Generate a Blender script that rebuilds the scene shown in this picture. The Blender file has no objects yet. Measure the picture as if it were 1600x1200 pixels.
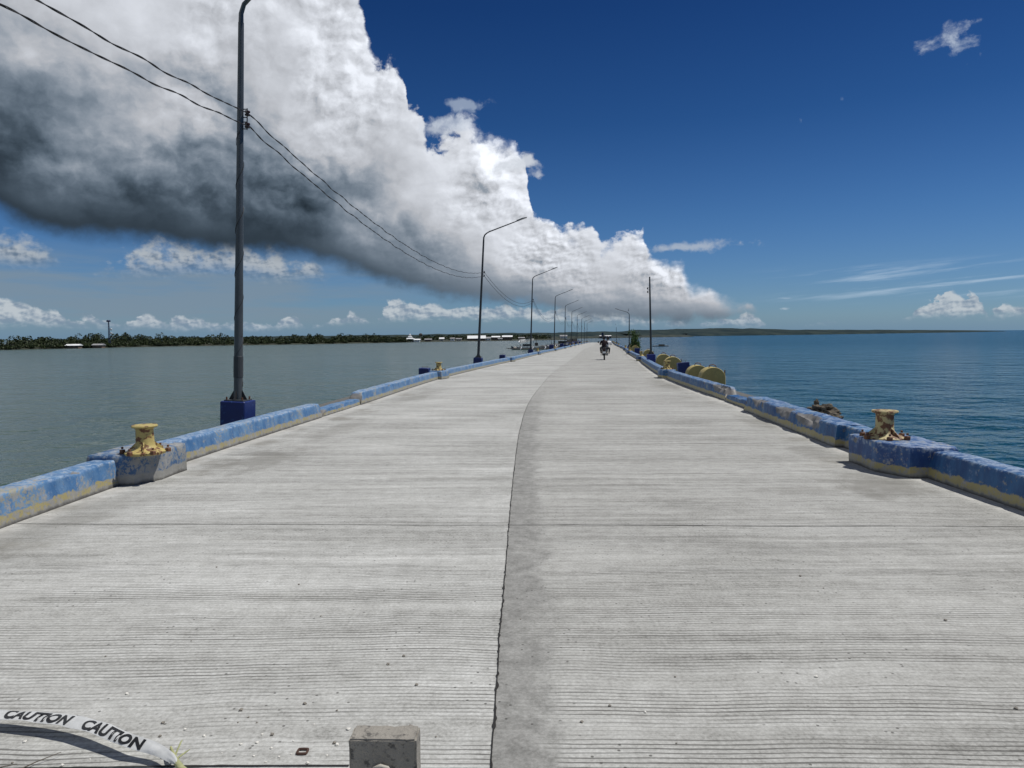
import bpy, bmesh, math, random
import numpy as np
from mathutils import Vector, Matrix, noise as mn, Euler
S = bpy.context.scene
COL = S.collection
R = math.radians
rnd = random.Random(7)

# ------------------------------------------------------------------ camera
cam = bpy.data.cameras.new('camera'); co = bpy.data.objects.new('camera', cam); COL.objects.link(co)
cam.sensor_width = 36; cam.lens = 24.98; cam.clip_end = 60000; cam.clip_start = 0.05
co.matrix_world = Matrix.Translation((0, 0, 1.58)) @ Matrix.Rotation(R(90-3.96), 4, 'X') @ Matrix.Rotation(R(-0.55), 4, 'Z')
S.camera = co
S.view_settings.view_transform = 'Standard'; S.view_settings.look = 'None'
S.view_settings.exposure = 0.0; S.view_settings.gamma = 1.0
S.render.resolution_x = 1024; S.render.resolution_y = 768

# ------------------------------------------------------------------ node helper
class NB:
    dim = '3D'
    def __init__(s, nt): s.nt = nt; s.N = nt.nodes; s.L = nt.links
    def new(s, t, **k):
        n = s.N.new(t)
        for a, b in k.items(): setattr(n, a, b)
        return n
    def put(s, sock, v):
        if isinstance(v, bpy.types.NodeSocket): s.L.new(v, sock)
        elif v is not None: sock.default_value = v
    def m(s, op, a, b=None, c=None, clamp=False):
        n = s.new('ShaderNodeMath', operation=op); n.use_clamp = clamp
        for i, v in enumerate((a, b, c)):
            if v is not None: s.put(n.inputs[i], v)
        return n.outputs[0]
    def add(s, a, b): return s.m('ADD', a, b)
    def sub(s, a, b): return s.m('SUBTRACT', a, b)
    def mul(s, a, b): return s.m('MULTIPLY', a, b)
    def mad(s, a, b, c): return s.m('MULTIPLY_ADD', a, b, c)
    def ss(s, x, lo, hi, a=0.0, b=1.0):                      # smoothstep
        n = s.new('ShaderNodeMapRange', interpolation_type='SMOOTHSTEP')
        s.put(n.inputs[0], x)
        for i, v in enumerate((lo, hi, a, b)): s.put(n.inputs[1+i], v)
        return n.outputs[0]
    def lin(s, x, lo, hi, a=0.0, b=1.0):
        n = s.new('ShaderNodeMapRange'); n.clamp = True; s.put(n.inputs[0], x)
        for i, v in enumerate((lo, hi, a, b)): s.put(n.inputs[1+i], v)
        return n.outputs[0]
    def xyz(s, x, y, z=0.0):
        n = s.new('ShaderNodeCombineXYZ')
        for i, v in enumerate((x, y, z)): s.put(n.inputs[i], v)
        return n.outputs[0]
    def sep(s, v):
        n = s.new('ShaderNodeSeparateXYZ'); s.put(n.inputs[0], v); return n.outputs
    def vm(s, op, a, b=None, scale=None):
        n = s.new('ShaderNodeVectorMath', operation=op); s.put(n.inputs[0], a)
        if b is not None: s.put(n.inputs[1], b)
        if scale is not None: s.put(n.inputs['Scale'], scale)
        return n.outputs[0]
    def noise(s, v, sc, det=4, ro=.55, dist=0.0, col=False, dim='3D'):
        n = s.new('ShaderNodeTexNoise'); n.noise_dimensions = s.dim
        s.put(n.inputs['Vector'], v); n.inputs['Scale'].default_value = sc
        n.inputs['Detail'].default_value = det; n.inputs['Roughness'].default_value = ro
        n.inputs['Distortion'].default_value = dist
        return n.outputs['Color' if col else 0]
    def vor(s, v, sc, feat='SMOOTH_F1', det=0, sm=.6, out='Distance', dim='2D'):
        n = s.new('ShaderNodeTexVoronoi', feature=feat); n.voronoi_dimensions = dim; s.put(n.inputs['Vector'], v)
        n.inputs['Scale'].default_value = sc; n.inputs['Detail'].default_value = det
        if feat == 'SMOOTH_F1': n.inputs['Smoothness'].default_value = sm
        return n.outputs[out]
    def mix(s, f, a, b, blend='MIX'):
        n = s.new('ShaderNodeMix', data_type='RGBA', blend_type=blend)
        s.put(n.inputs[0], f)
        for i, v in ((6, a), (7, b)):
            s.put(n.inputs[i], v if isinstance(v, bpy.types.NodeSocket) else (*v, 1) if len(v) == 3 else v)
        return n.outputs[2]
    def curve(s, x, pts, x0, x1, y1):                        # y = f(x) by a float curve, y in 0..y1
        n = s.new('ShaderNodeFloatCurve'); c = n.mapping.curves[0]
        P = [((p[0]-x0)/(x1-x0), p[1]/y1) for p in pts]
        P = [p for p in P if 0 <= p[0] <= 1]
        while len(c.points) < len(P): c.points.new(.5, .5)
        for q, p in zip(c.points, P): q.location = p; q.handle_type = 'VECTOR'
        n.mapping.update(); n.inputs['Factor'].default_value = 1
        s.put(n.inputs['Value'], s.lin(x, x0, x1))
        return s.mul(n.outputs[0], y1)
    def ramp(s, x, stops):
        n = s.new('ShaderNodeValToRGB'); e = n.color_ramp.elements
        while len(e) < len(stops): e.new(.5)
        for q, (p, c) in zip(e, stops): q.position = p; q.color = (*c, 1)
        s.put(n.inputs[0], x); return n.outputs[0]

# ------------------------------------------------------------------ sun and sky
SUN_AZ, SUN_EL = 82.0, 62.0                                   # degrees clockwise from the road's heading; height
sd = Vector((math.sin(R(SUN_AZ))*math.cos(R(SUN_EL)), math.cos(R(SUN_AZ))*math.cos(R(SUN_EL)), math.sin(R(SUN_EL))))
sun = bpy.data.lights.new('sun', 'SUN'); sun.energy = 4.1; sun.angle = R(.5); sun.color = (1, .965, .91)
so = bpy.data.objects.new('sun', sun); COL.objects.link(so); so.rotation_euler = sd.to_track_quat('Z', 'Y').to_euler()

W = bpy.data.worlds.new('World'); S.world = W; W.use_nodes = True
def build_sky():
    nt = W.node_tree; nt.nodes.clear(); b = NB(nt); b.dim = '2D'
    out = b.new('ShaderNodeOutputWorld'); bg = b.new('ShaderNodeBackground'); bg.inputs[1].default_value = .1
    nt.links.new(bg.outputs[0], out.inputs[0])
    sky = b.new('ShaderNodeTexSky', sky_type='NISHITA'); sky.sun_disc = False
    sky.sun_elevation = R(SUN_EL); sky.sun_rotation = R(SUN_AZ); sky.air_density = 1.0; sky.dust_density = .3; sky.ozone_density = 2.5
    d = b.new('ShaderNodeTexCoord').outputs['Generated']
    x, y, z = b.sep(b.vm('NORMALIZE', d))
    az = b.mul(b.m('ARCTAN2', x, y), 57.2958); el = b.mul(b.m('ARCSINE', z), 57.2958)
    # deepen the clear blue as in the photograph
    g = b.new('ShaderNodeGamma'); nt.links.new(b.vm('MULTIPLY', sky.outputs[0], (.1, .1, .1)), g.inputs[0]); g.inputs[1].default_value = 1.0
    tint = b.ramp(b.lin(el, 0, 40), SKYTINT)
    clear = b.vm('MULTIPLY', g.outputs[0], tint)
    P = b.xyz(az, el, 0)
    w1 = b.sep(b.noise(P, .09, 3, .5, col=True)); w2 = b.sep(b.noise(b.vm('ADD', P, (31, 7, 3)), .42, 6, .58, col=True))
    zoom = b.lin(el, 1, 16, .45, 1.0)                         # far clouds near the horizon are small and fine
    aw = b.mad(b.mul(b.sub(w2[0], .5), zoom), 2.6, b.mad(b.sub(w1[0], .5), 2.4, az))
    ew = b.mad(b.mul(b.sub(w2[1], .5), zoom), 2.4, b.mad(b.sub(w1[1], .5), 1.2, el))
    PW = b.xyz(b.mad(b.sub(w2[0], .5), 1.1, az), b.mad(b.sub(w2[1], .5), 1.1, b.mul(el, 1.25)), 1.3)
    def hgt(p):                                              # billowy height field, 0 in the mean
        v = b.vor(p, .15, 'SMOOTH_F1', 0, .6); v2 = b.vor(p, .5, 'SMOOTH_F1', 0, .5)
        f = b.noise(p, .17, 7, .55)
        return b.mad(b.sub(f, .5), 2.6, b.mad(b.sub(v, .42), -.8, b.mul(b.sub(v2, .40), -.22)))
    h0 = hgt(PW); h2 = hgt(b.vm('ADD', PW, (.42, .62, 0)))
    PS = b.xyz(b.mul(b.mad(b.sub(w2[0], .5), .5, az), 2.3), b.mul(b.mad(b.sub(w2[1], .5), .5, b.mul(el, 1.5)), 2.3), 0)
    hs = hgt(PS); hs2 = hgt(b.vm('ADD', PS, (.42, .62, 0)))
    near = b.ss(b.mad(az, -.35, el), 4.5, 13.5)              # 0 in the far, fine-grained part of the bank
    h = b.add(b.mul(h0, b.lin(near, 0, 1, .45, 1)), b.mul(hs, b.lin(near, 0, 1, .55, .0)))
    relief = b.add(b.mul(b.sub(h0, h2), b.lin(near, 0, 1, .35, 1)), b.mul(b.sub(hs, hs2), b.lin(near, 0, 1, .85, .15)))
    fine = b.sub(b.noise(PW, .95, 6, .6), .5)
    puff = b.mad(fine, .9, h)
    # ---- the big bank
    TA = b.curve(az, BANK_TOP, -46, 46, 46); BA = b.curve(az, BANK_BASE, -46, 46, 46)
    amp = b.curve(el, [(0, .7), (4, 1.1), (9, 1.9), (16, 2.5), (46, 3)], 0, 46, 10)
    dT = b.mad(b.add(b.mad(fine, -.25, puff), .14), amp, b.sub(TA, ew))
    mt = b.ss(dT, -.02, b.lin(b.noise(P, .15, 2, .5), .4, .6, .6, 1.9))
    dB = b.mad(puff, b.lin(az, -14, 2, .45, .8), b.sub(b.mad(b.sub(ew, el), .6, el), BA))
    mb = b.ss(dB, -.35, b.lin(az, -15, 10, 1.3, .8))
    inrange = b.ss(az, 19.3, 18.3)
    mA = b.m('MULTIPLY', b.mul(mt, mb), inrange, clamp=True)
    k = b.curve(az, [(-46, .95), (-20, 1.0), (-12, 1.3), (0, 2.0), (8, 2.6), (18, 4.5), (46, 4.5)], -46, 46, 6)
    big = b.sub(b.noise(b.vm('ADD', b.vm('SCALE', b.xyz(aw, ew), scale=1.0), (5, 44, 0)), .115, 4, .5), .5)
    crisp = b.lin(b.noise(b.vm('ADD', P, (60, 4, 0)), .10, 3, .5), .38, .62, .25, 1.5)
    hb = b.m('MAXIMUM', b.sub(el, BA), 0)
    q = b.mad(b.mul(big, b.ss(hb, 0, 5)), 17.0, b.mul(hb, k))
    q = b.add(q, b.lin(az, -18, 0, 0, 4.6))
    q = b.mad(b.mul(puff, b.ss(hb, .5, 5)), 3.0, q)
    q = b.add(q, b.mul(b.ss(b.m('ABSOLUTE', dT), 3.2, 0), b.lin(az, -24, -5, 0, 4.0)))
    lum = b.curve(q, BANK_LUM, 0, 30, 1)
    sh = b.m('MAXIMUM', b.mad(relief, b.mul(b.mul(b.ss(hb, 0, 4), crisp), b.lin(az, -30, -4, .45, 1.0)), 1.0), .45)
    lum = b.mul(lum, b.m('MINIMUM', sh, 1.32))
    cA = b.mix(b.lin(lum, .03, .5), (.52, .80, 1.12), (.93, .97, 1.05))
    cA = b.vm('SCALE', cA, scale=lum)
    # ---- veil low on the left
    st = b.noise(b.xyz(b.mul(az, .06), b.mul(el, .5), 2), 1.0, 5, .6)
    veil = b.mul(b.mul(b.ss(az, -2, -17), b.mul(b.ss(el, 7, 4.4), b.ss(el, 0, 2.0))), b.ss(st, .25, .6))
    c = b.mix(b.mul(veil, .8), clear, (.20, .27, .34))
    # cirrus streaks right
    ci = b.noise(b.xyz(b.mul(b.mad(az, 1, b.mul(el, -2)), .12), b.mul(b.mad(az, -.07, el), 1.6), 5), 1.0, 6, .6)
    cm = b.mul(b.mul(b.ss(az, 17, 27), b.mul(b.ss(el, 1.8, 3.0), b.ss(el, 5.2, 3.9))), b.ss(ci, .47, .78))
    c = b.mix(b.mul(cm, .55), c, (.5, .62, .75))
    # ---- low rows of small cumulus
    pr = b.xyz(az, b.mul(el, 1.5), 7.7)
    fr_ = b.sub(b.noise(pr, .8, 7, .62), .5)
    sa = b.noise(pr, 1.0, 3, .5); sb_ = b.noise(b.vm('ADD', pr, (.14, .22, 0)), 1.0, 3, .5); rr_ = b.sub(sa, sb_)
    clump = b.sub(b.noise(b.vm('ADD', P, (12, 80, 0)), .28, 4, .6), .5)
    def row(T, B, base, amp_, soft, top_c, bot_c, op, c):
        TT = b.curve(b.mad(fr_, 1.2, az), T, -46, 46, 46); BB = b.curve(az, B, -46, 46, 46)
        a2 = b.mad(clump, amp_*3.0, b.mad(fr_, amp_*2.0, b.sub(b.add(TT, .05), el)))
        m_ = b.mul(b.ss(a2, 0, soft), b.ss(b.mad(fr_, .8, b.sub(el, BB)), 0, base))
        l_ = b.ss(b.mad(rr_, 2.4, b.mad(fr_, .9, b.mad(b.sub(el, BB), .30, .30))), 0, 1)
        return b.mix(b.mul(m_, op), c, b.mix(l_, bot_c, top_c))
    c = row(LOW_TOP, LOW_BASE, .8, .5, .3, (.52, .57, .61), (.22, .29, .38), .9, c)
    c = row(MID_TOP, MID_BASE, 1.8, 1.4, 1.5, (.42, .46, .50), (.12, .17, .24), .95, c)
    # ---- the bank goes over them
    c = b.mix(mA, c, cA)
    # ---- lone puffs
    for (a0, e0, ra, re, op, col) in PUFFS:
        dx = b.mul(b.sub(aw, a0), 1/ra); dy = b.mul(b.sub(b.mad(b.sub(ew, el), .4, el), e0), 1/re)
        r_ = b.mad(puff, -1.3, b.m('SQRT', b.mad(dx, dx, b.mul(dy, dy))))
        c = b.mix(b.mul(b.ss(r_, .75, -.1), op), c, col)
    # horizon haze line and ground side
    c = b.mix(b.mul(b.ss(el, 1.4, -.2), .55), c, (.135, .25, .40))
    c = b.vm('SCALE', c, scale=10.0)
    nt.links.new(c, bg.inputs[0])
SKYTINT = [(0, (.30, .47, .76)), (.08, (.27, .43, .69)), (.22, (.19, .36, .60)), (.4, (.10, .25, .47)), (.6, (.06, .18, .385)), (1, (.05, .16, .35))]
BANK_TOP = [(-46, 42), (-34, 35), (-13.4, 33), (-12.4, 26.5), (-11.2, 23.2), (-10.6, 20.9), (-8.6, 20.6), (-8.0, 19.2), (-7.9, 17.2), (-6.9, 16.6), (-6.7, 14.9), (-4.9, 15.2), (-1.3, 15.0), (0.4, 14.4), (1.3, 12.8), (1.6, 9.9), (2.2, 9.2), (4.4, 9.1), (6.7, 8.3), (7.1, 7.3), (9.4, 7.6), (10.4, 7.4), (11.0, 5.8), (13.2, 5.3), (13.9, 4.1), (15.7, 3.6), (17.0, 2.9), (18.3, 2.4), (19, 1.9), (20, 0), (46, 0)]
BANK_BASE = [(-46, 9.5), (-40, 8.9), (-35.3, 8.1), (-33.6, 7.2), (-31.1, 6.5), (-28, 6.3), (-23.9, 6.0), (-19.5, 6.0), (-15.8, 5.7), (-12, 4.7), (-8.1, 3.6), (-5.1, 2.9), (-2, 2.6), (1.1, 2.2), (5.2, 1.2), (10.2, .9), (15.1, 1.0), (19, 1.5), (46, 1.5)]
BANK_LUM = [(0, .052), (1.2, .060), (3, .11), (5, .19), (8, .31), (11, .46), (14, .58), (18, .70), (24, .78), (30, .84)]
LOW_TOP = [(-46, 2), (-35.6, 2.9), (-34.6, 2.7), (-33.8, 2.1), (-32.4, 2.0), (-32, 1.2), (-30.5, 1.5), (-28.5, .9), (-27.2, 2.0), (-26, 1.2), (-25, 1.8), (-22, 1.3), (-19, .9), (-17, 1.5), (-16, .6), (-12.6, 1.9), (-10.8, 1.0), (-9.6, 2.9), (-8.2, 2.6), (-6.2, 2.6), (-5, 2.1), (-3, 2.2), (-.5, 2.4), (1, 2.4), (2.6, 1.9), (4, 2.2), (7, 2.4), (10, 1.2), (15, 1.0), (18.5, 1.5), (20, .2), (21.5, .1), (23, .6), (24, .95), (25, .6), (26.5, .2), (29, .7), (29.6, 1.3), (30.6, 1.9), (31.2, 3.0), (31.8, 3.1), (32.3, 2.2), (32.9, 3.1), (33.3, 1.7), (33.8, .9), (34.4, 1.8), (36, 1.3), (46, 1.0)]
LOW_BASE = [(-46, .5), (-35, .7), (-20, .2), (-10, 1.0), (0, .9), (10, .4), (20, .2), (30, .7), (46, .5)]
MID_TOP = [(-46, 7), (-36, 7.2), (-33.5, 6.8), (-32.2, 5.5), (-31.4, 4.2), (-30.4, 4.2), (-29, 5.6), (-27.7, 7.0), (-24, 7.0), (-18, 6.8), (-15.2, 6.0), (-14.2, 4.0), (-13, 2), (-12, 0), (46, 0)]
MID_BASE = [(-46, 4.6), (-36, 4.5), (-32, 4.2), (-29, 3.9), (-25, 4.1), (-22, 4.3), (-18, 3.7), (-15, 4.0), (-13, 3), (46, 3)]
PUFFS = [(31.4, 18.9, 2.2, 1.3, .85, (.55, .62, .72)), (32.2, 18.3, 1.7, 1.9, .8, (.52, .60, .71)),
         (-5.9, 15.7, 2.0, .7, .75, (.55, .60, .68)), (1.0, 13.4, 1.5, .9, .9, (.62, .66, .72)), (1.6, 12.4, 1.1, .6, .8, (.55, .59, .66)),
         (-3.3, 17.5, 1.6, .6, .6, (.42, .50, .62)), (-5.0, 16.2, 2.2, .55, .7, (.50, .56, .66)),
         (13.9, 6.6, 4.2, .5, .8, (.42, .48, .57)), (22.1, 15.0, .25, .5, .35, (.4, .5, .62)), (25.1, 16.1, .3, .35, .3, (.35, .45, .6)),
         (21.0, 1.8, .6, .18, .6, (.5, .58, .66)), (20.9, 2.6, .8, .12, .35, (.45, .55, .66))]
build_sky()
W.cycles.sampling_method = 'MANUAL'; W.cycles.sample_map_resolution = 512

# ------------------------------------------------------------------ the pier's line
SL = .0064
CP = [(-30, .1), (-4, .0), (6, .1), (9, .17), (12, .36), (16, .68), (28, 1.52), (42.9, 3.42), (50, 4.45), (72.9, 7.4), (102.9, 11.6), (132.9, 15.4), (162.9, 19.2), (192.9, 23.2), (222.9, 27.3), (252.9, 31.3), (289, 36.2), (310, 39)]
HW = 4.5
def cx(t):
    t = max(-29, min(309, t)); i = 0
    while CP[i+1][0] < t: i += 1
    (a, A), (c, C) = CP[i], CP[i+1]
    def tan(j):
        if j <= 0 or j >= len(CP)-1: return (CP[min(j+1, len(CP)-1)][1]-CP[max(j-1, 0)][1])/(CP[min(j+1, len(CP)-1)][0]-CP[max(j-1, 0)][0])
        return (CP[j+1][1]-CP[j-1][1])/(CP[j+1][0]-CP[j-1][0])
    h = c-a; u = (t-a)/h
    return (2*u**3-3*u*u+1)*A+(u**3-2*u*u+u)*h*tan(i)+(-2*u**3+3*u*u)*C+(u**3-u*u)*h*tan(i+1)
def slope(t): return (cx(t+.5)-cx(t-.5))
def P(t, s, h=0.0):
    k = slope(t); n = 1/math.hypot(1, k)
    y = t - s*k*n
    return Vector((cx(t)+s*n, y, -SL*y+h))
def heading(t): return -math.atan(slope(t))

# ------------------------------------------------------------------ mesh helpers
def link(name, verts, faces, mat=None, parent=None, smooth=False, uv=None):
    me = bpy.data.meshes.new(name); me.from_pydata([tuple(v) for v in verts], [], faces); me.update()
    o = bpy.data.objects.new(name, me); COL.objects.link(o)
    if mat: me.materials.append(mat)
    if parent: o.parent = parent
    if smooth: me.polygons.foreach_set('use_smooth', [True]*len(me.polygons))
    if uv:
        l = me.uv_layers.new(name='UVMap')
        for lp in me.loops: l.data[lp.index].uv = uv[lp.vertex_index]
    return o
def tag(o, label, cat, group=None):
    if len(label.split()) > 16: print('LONG', label)
    o['label'] = label; o['category'] = cat
    if group: o['group'] = group
    return o
def struct(o): o['kind'] = 'structure'; return o
def empty(name, loc, rz=0.0):
    o = bpy.data.objects.new(name, None); COL.objects.link(o); o.location = loc; o.rotation_euler = (0, 0, rz); o.empty_display_size = .2
    return o
class MB:
    def __init__(s): s.v = []; s.f = []
    def add(s, v, f):
        n = len(s.v); s.v += [Vector(p) for p in v]; s.f += [tuple(i+n for i in q) for q in f]; return s
    def box(s, c, d, rz=0.0, taper=1.0, ch=0.0):
        x, y, z = d[0]/2, d[1]/2, d[2]/2
        if ch > 0:                                            # octagonal plan with small chamfers + top bevel
            def ring(zz, k, sc=1):
                X, Y = (x-k)*sc, (y-k)*sc; c_ = ch
                return [(-X+c_, -Y, zz), (X-c_, -Y, zz), (X, -Y+c_, zz), (X, Y-c_, zz), (X-c_, Y, zz), (-X+c_, Y, zz), (-X, Y-c_, zz), (-X, -Y+c_, zz)]
            rs = [ring(-z, 0), ring(z-ch, 0, taper), ring(z, ch*.9, taper)]
            vs = [p for r in rs for p in r]; fs = [tuple(range(7, -1, -1)), tuple(range(16, 24))]
            for r in range(2):
                for i in range(8): j = (i+1) % 8; fs.append((r*8+i, r*8+j, r*8+8+j, r*8+8+i))
        else:
            vs = [(a*x*(taper if g > 0 else 1), b*y*(taper if g > 0 else 1), g*z) for g in (-1, 1) for b in (-1, 1) for a in (-1, 1)]
            fs = [(0, 2, 3, 1), (4, 5, 7, 6), (0, 1, 5, 4), (2, 6, 7, 3), (0, 4, 6, 2), (1, 3, 7, 5)]
        m = Matrix.Translation(c) @ Matrix.Rotation(rz, 4, 'Z')
        return s.add([m @ Vector(p) for p in vs], fs)
    def tube(s, pts, rad, n=8, cap=True):
        pts = [Vector(p) for p in pts]
        if not hasattr(rad, '__len__'): rad = [rad]*len(pts)
        ring = []; up = None
        for i, p in enumerate(pts):
            d = (pts[min(i+1, len(pts)-1)]-pts[max(i-1, 0)]).normalized()
            if up is None: up = Vector((0, 0, 1)) if abs(d.z) < .9 else Vector((1, 0, 0))
            a = d.cross(up).normalized(); b_ = a.cross(d).normalized(); up = b_ if abs(d.z) > .3 else up
            ring += [p+(a*math.cos(2*math.pi*j/n)+b_*math.sin(2*math.pi*j/n))*rad[i] for j in range(n)]
        fs = []
        for i in range(len(pts)-1):
            for j in range(n):
                k = (j+1) % n; fs.append((i*n+j, i*n+k, i*n+n+k, i*n+n+j))
        if cap: fs += [tuple(range(n)), tuple(range((len(pts)-1)*n+n-1, (len(pts)-1)*n-1, -1))]
        return s.add(ring, fs)
    def lathe(s, prof, c=(0, 0, 0), n=20, jit=0.0, cap=True, axis='Z'):
        m = {'Z': Matrix.Identity(3), 'X': Matrix.Rotation(R(90), 3, 'Y'), 'Y': Matrix.Rotation(R(-90), 3, 'X')}[axis]
        vs = []
        for r, z in prof:
            for j in range(n):
                a = 2*math.pi*j/n; q = r*(1+jit*mn.noise(Vector((math.cos(a)*2, math.sin(a)*2, z*14+r*9))))
                vs.append(m @ Vector((q*math.cos(a), q*math.sin(a), z))+Vector(c))
        fs = [(i*n+j, i*n+(j+1) % n, i*n+n+(j+1) % n, i*n+n+j) for i in range(len(prof)-1) for j in range(n)]
        if cap: fs += [tuple(range(n-1, -1, -1)), tuple(range((len(prof)-1)*n, len(prof)*n))]
        return s.add(vs, fs)
    def build(s, name, mat=None, parent=None, smooth=False): return link(name, s.v, s.f, mat, parent, smooth)
def copy_tree(o, parent=None):
    c = o.copy(); COL.objects.link(c)
    if parent: c.parent = parent
    for ch in [k for k in bpy.data.objects if k.parent == o]: copy_tree(ch, c)
    return c
def autosmooth(o, ang=35):
    o.data.polygons.foreach_set('use_smooth', [True]*len(o.data.polygons))
    bm = bmesh.new(); bm.from_mesh(o.data)
    for e in bm.edges:
        if len(e.link_faces) == 2 and e.calc_face_angle(0) > R(ang): e.smooth = False
    bm.to_mesh(o.data); bm.free(); return o

# ------------------------------------------------------------------ materials
def mat(name):
    m = bpy.data.materials.new(name); m.use_nodes = True; nt = m.node_tree
    b = NB(nt); return m, b, nt.nodes['Principled BSDF']
def bump(b, bs, h, st, dist):
    n = b.new('ShaderNodeBump'); n.inputs['Strength'].default_value = st; n.inputs['Distance'].default_value = dist
    b.put(n.inputs['Height'], h); b.L.new(n.outputs[0], bs.inputs['Normal'])
def plain(name, c, rough=.6, metal=0.0, var=.25, sc=6.0, c2=None, amt=.5, bmp=.15):
    m, b, bs = mat(name); co_ = b.new('ShaderNodeTexCoord').outputs['Object']
    n = b.noise(co_, sc, 6, .6)
    col = b.mix(n, tuple(k*(1-var) for k in c), tuple(min(1, k*(1+var)) for k in c))
    if c2: col = b.mix(b.ss(b.noise(co_, sc*1.7, 7, .65), 1-amt-.08, 1-amt+.04), col, c2)
    b.put(bs.inputs['Base Color'], col); bs.inputs['Roughness'].default_value = rough; bs.inputs['Metallic'].default_value = metal
    bump(b, bs, b.noise(co_, sc*5, 5, .6), bmp, .01)
    return m

def deck_material():
    m, b, bs = mat('broom_finished_concrete')
    u = b.new('ShaderNodeUVMap'); u.uv_map = 'UVMap'; s, t, _ = b.sep(u.outputs[0])
    at = b.new('ShaderNodeAttribute'); at.attribute_name = 'crack'; cd = at.outputs['Fac']
    V = b.xyz(s, t, 0)
    # each cast slab has its own tone and its own sweep of grooves
    slab = b.m('FLOOR', b.mul(b.sub(t, 1.15), 1/4.8)); side = b.m('GREATER_THAN', cd, 0.0)
    sid = b.mad(side, 7.3, b.mul(slab, 3.1))
    wob = b.mul(b.sub(b.noise(b.xyz(b.mul(s, .45), b.mul(t, .25), sid), 1.0, 3, .5), .5), .30)
    tt = b.add(t, wob)
    tj = b.mad(b.sub(b.noise(b.xyz(b.mul(s, 3), b.mul(t, 20), 2), 1.0, 3, .6), .5), .016, tt)
    fr = b.m('FRACT', b.mul(tj, 1/.031)); idx = b.m('FLOOR', b.mul(tj, 1/.031))
    wn = b.new('ShaderNodeTexWhiteNoise'); wn.noise_dimensions = '1D'; b.put(wn.inputs['W'], idx)
    tri = b.m('ABSOLUTE', b.sub(fr, .5))
    wid = b.mad(b.noise(b.xyz(b.mul(s, 2.2), b.mul(idx, 1.7), 0), 1.0, 3, .6), .26, b.mad(wn.outputs[0], .12, -.01))
    groove = b.ss(tri, wid, b.mul(wid, .35))
    worn = b.ss(b.noise(b.xyz(b.mul(s, .5), b.mul(t, 1.1), 4), 1.0, 6, .65), .32, .5)
    lines = b.ss(b.noise(b.xyz(b.mul(s, .22), b.mul(tt, 4.5), 9), 1.0, 4, .65), .30, .62)
    gi = b.mul(worn, lines)
    stripw = b.mad(b.noise(b.xyz(3, b.mul(t, .9), 1), 1.0, 4, .6), .50, b.lin(t, 2, 12, .02, .1))
    strip = b.mul(b.ss(b.mad(b.sub(b.noise(V, 5, 6, .7), .5), .42, b.sub(stripw, cd)), -.06, .10), b.ss(cd, -.015, .01))
    strip = b.mul(b.mul(strip, b.ss(t, 26, 12)), b.ss(b.mad(b.sub(cd, .12), -.5, b.noise(b.xyz(b.mul(s, 2.5), b.mul(t, 1.4), 6), 1.0, 7, .7)), .30, .52, .4, 1.0))
    edge = b.ss(b.m('ABSOLUTE', s), HW-.42, HW-.18)
    gm = b.mul(b.mul(groove, gi), b.mul(b.sub(1, strip), b.sub(1, edge)))
    # tone: transverse streaks at several widths, soft patches, grain
    st1 = b.noise(b.xyz(b.mul(s, .16), b.mul(tt, 1.5), b.mul(sid, .3)), 1.0, 6, .62)
    st2 = b.noise(b.xyz(b.mul(s, .35), b.mul(tt, 9.0), 3), 1.0, 5, .65)
    st3 = b.noise(b.xyz(b.mul(s, .06), b.mul(tt, .42), 7), 1.0, 4, .6)
    pat = b.noise(V, .55, 6, .6); grain = b.noise(V, 55, 5, .7); mid = b.noise(V, 9, 6, .65)
    st4 = b.noise(b.xyz(b.mul(s, 1.3), b.mul(tt, 34.0), 5), 1.0, 4, .7)
    f = b.mad(b.sub(st1, .5), .55, .5); f = b.mad(b.sub(st2, .5), .9, f); f = b.mad(b.sub(st3, .5), .45, f); f = b.mad(b.sub(st4, .5), .9, f)
    f = b.mad(b.sub(pat, .5), .9, f); f = b.mad(b.sub(mid, .5), .8, f); f = b.mad(b.sub(grain, .5), 1.5, f)
    col = b.ramp(f, [(0, (.19, .189, .178)), (.35, (.325, .325, .310)), (.62, (.410, .412, .397)), (1, (.54, .545, .53))])
    rs = b.mix(side, (1.09, 1.09, 1.07), (.97, .965, .94))
    col = b.mix(1.0, col, rs, 'MULTIPLY')
    col = b.mix(b.mul(strip, .9), col, b.mix(b.mad(b.sub(grain, .5), 1.6, b.mad(b.sub(mid, .5), 2.0, .5)), (.13, .13, .12), (.31, .308, .29)))
    # light cement fillet and brown dirt beside the kerbs
    ab = b.m('ABSOLUTE', s)
    dirt = b.mul(b.ss(ab, HW-1.5, HW-.55), b.ss(b.mad(ab, .15, b.noise(b.xyz(b.mul(s, .9), b.mul(t, .7), 6), 1.0, 5, .62)), 1.10, 1.34))
    col = b.mix(b.mul(dirt, .75), col, (.20, .19, .16))
    fil = b.mul(b.ss(b.mad(b.noise(V, 2.5, 4, .6), .3, ab), HW-.13, HW-.02), b.ss(b.noise(V, 3.3, 6, .7), .35, .6, .05, .6))
    col = b.mix(fil, col, b.mix(mid, (.36, .35, .32), (.60, .59, .56)))
    for (s0, t0, a, c_, k) in STAINS:
        dx = b.mul(b.sub(s, s0), 1/a); dy = b.mul(b.sub(t, t0), 1/c_)
        r_ = b.mad(b.sub(b.noise(V, 2.4, 7, .68), .5), 3.2, b.m('SQRT', b.mad(dx, dx, b.mul(dy, dy))))
        col = b.mix(b.mul(b.ss(r_, 1.3, .3), k), col, (.17, .165, .145))
    col = b.mix(b.ss(ab, HW+.12, HW+.25), col, b.mix(mid, (.06, .06, .056), (.17, .168, .155)))
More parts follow.
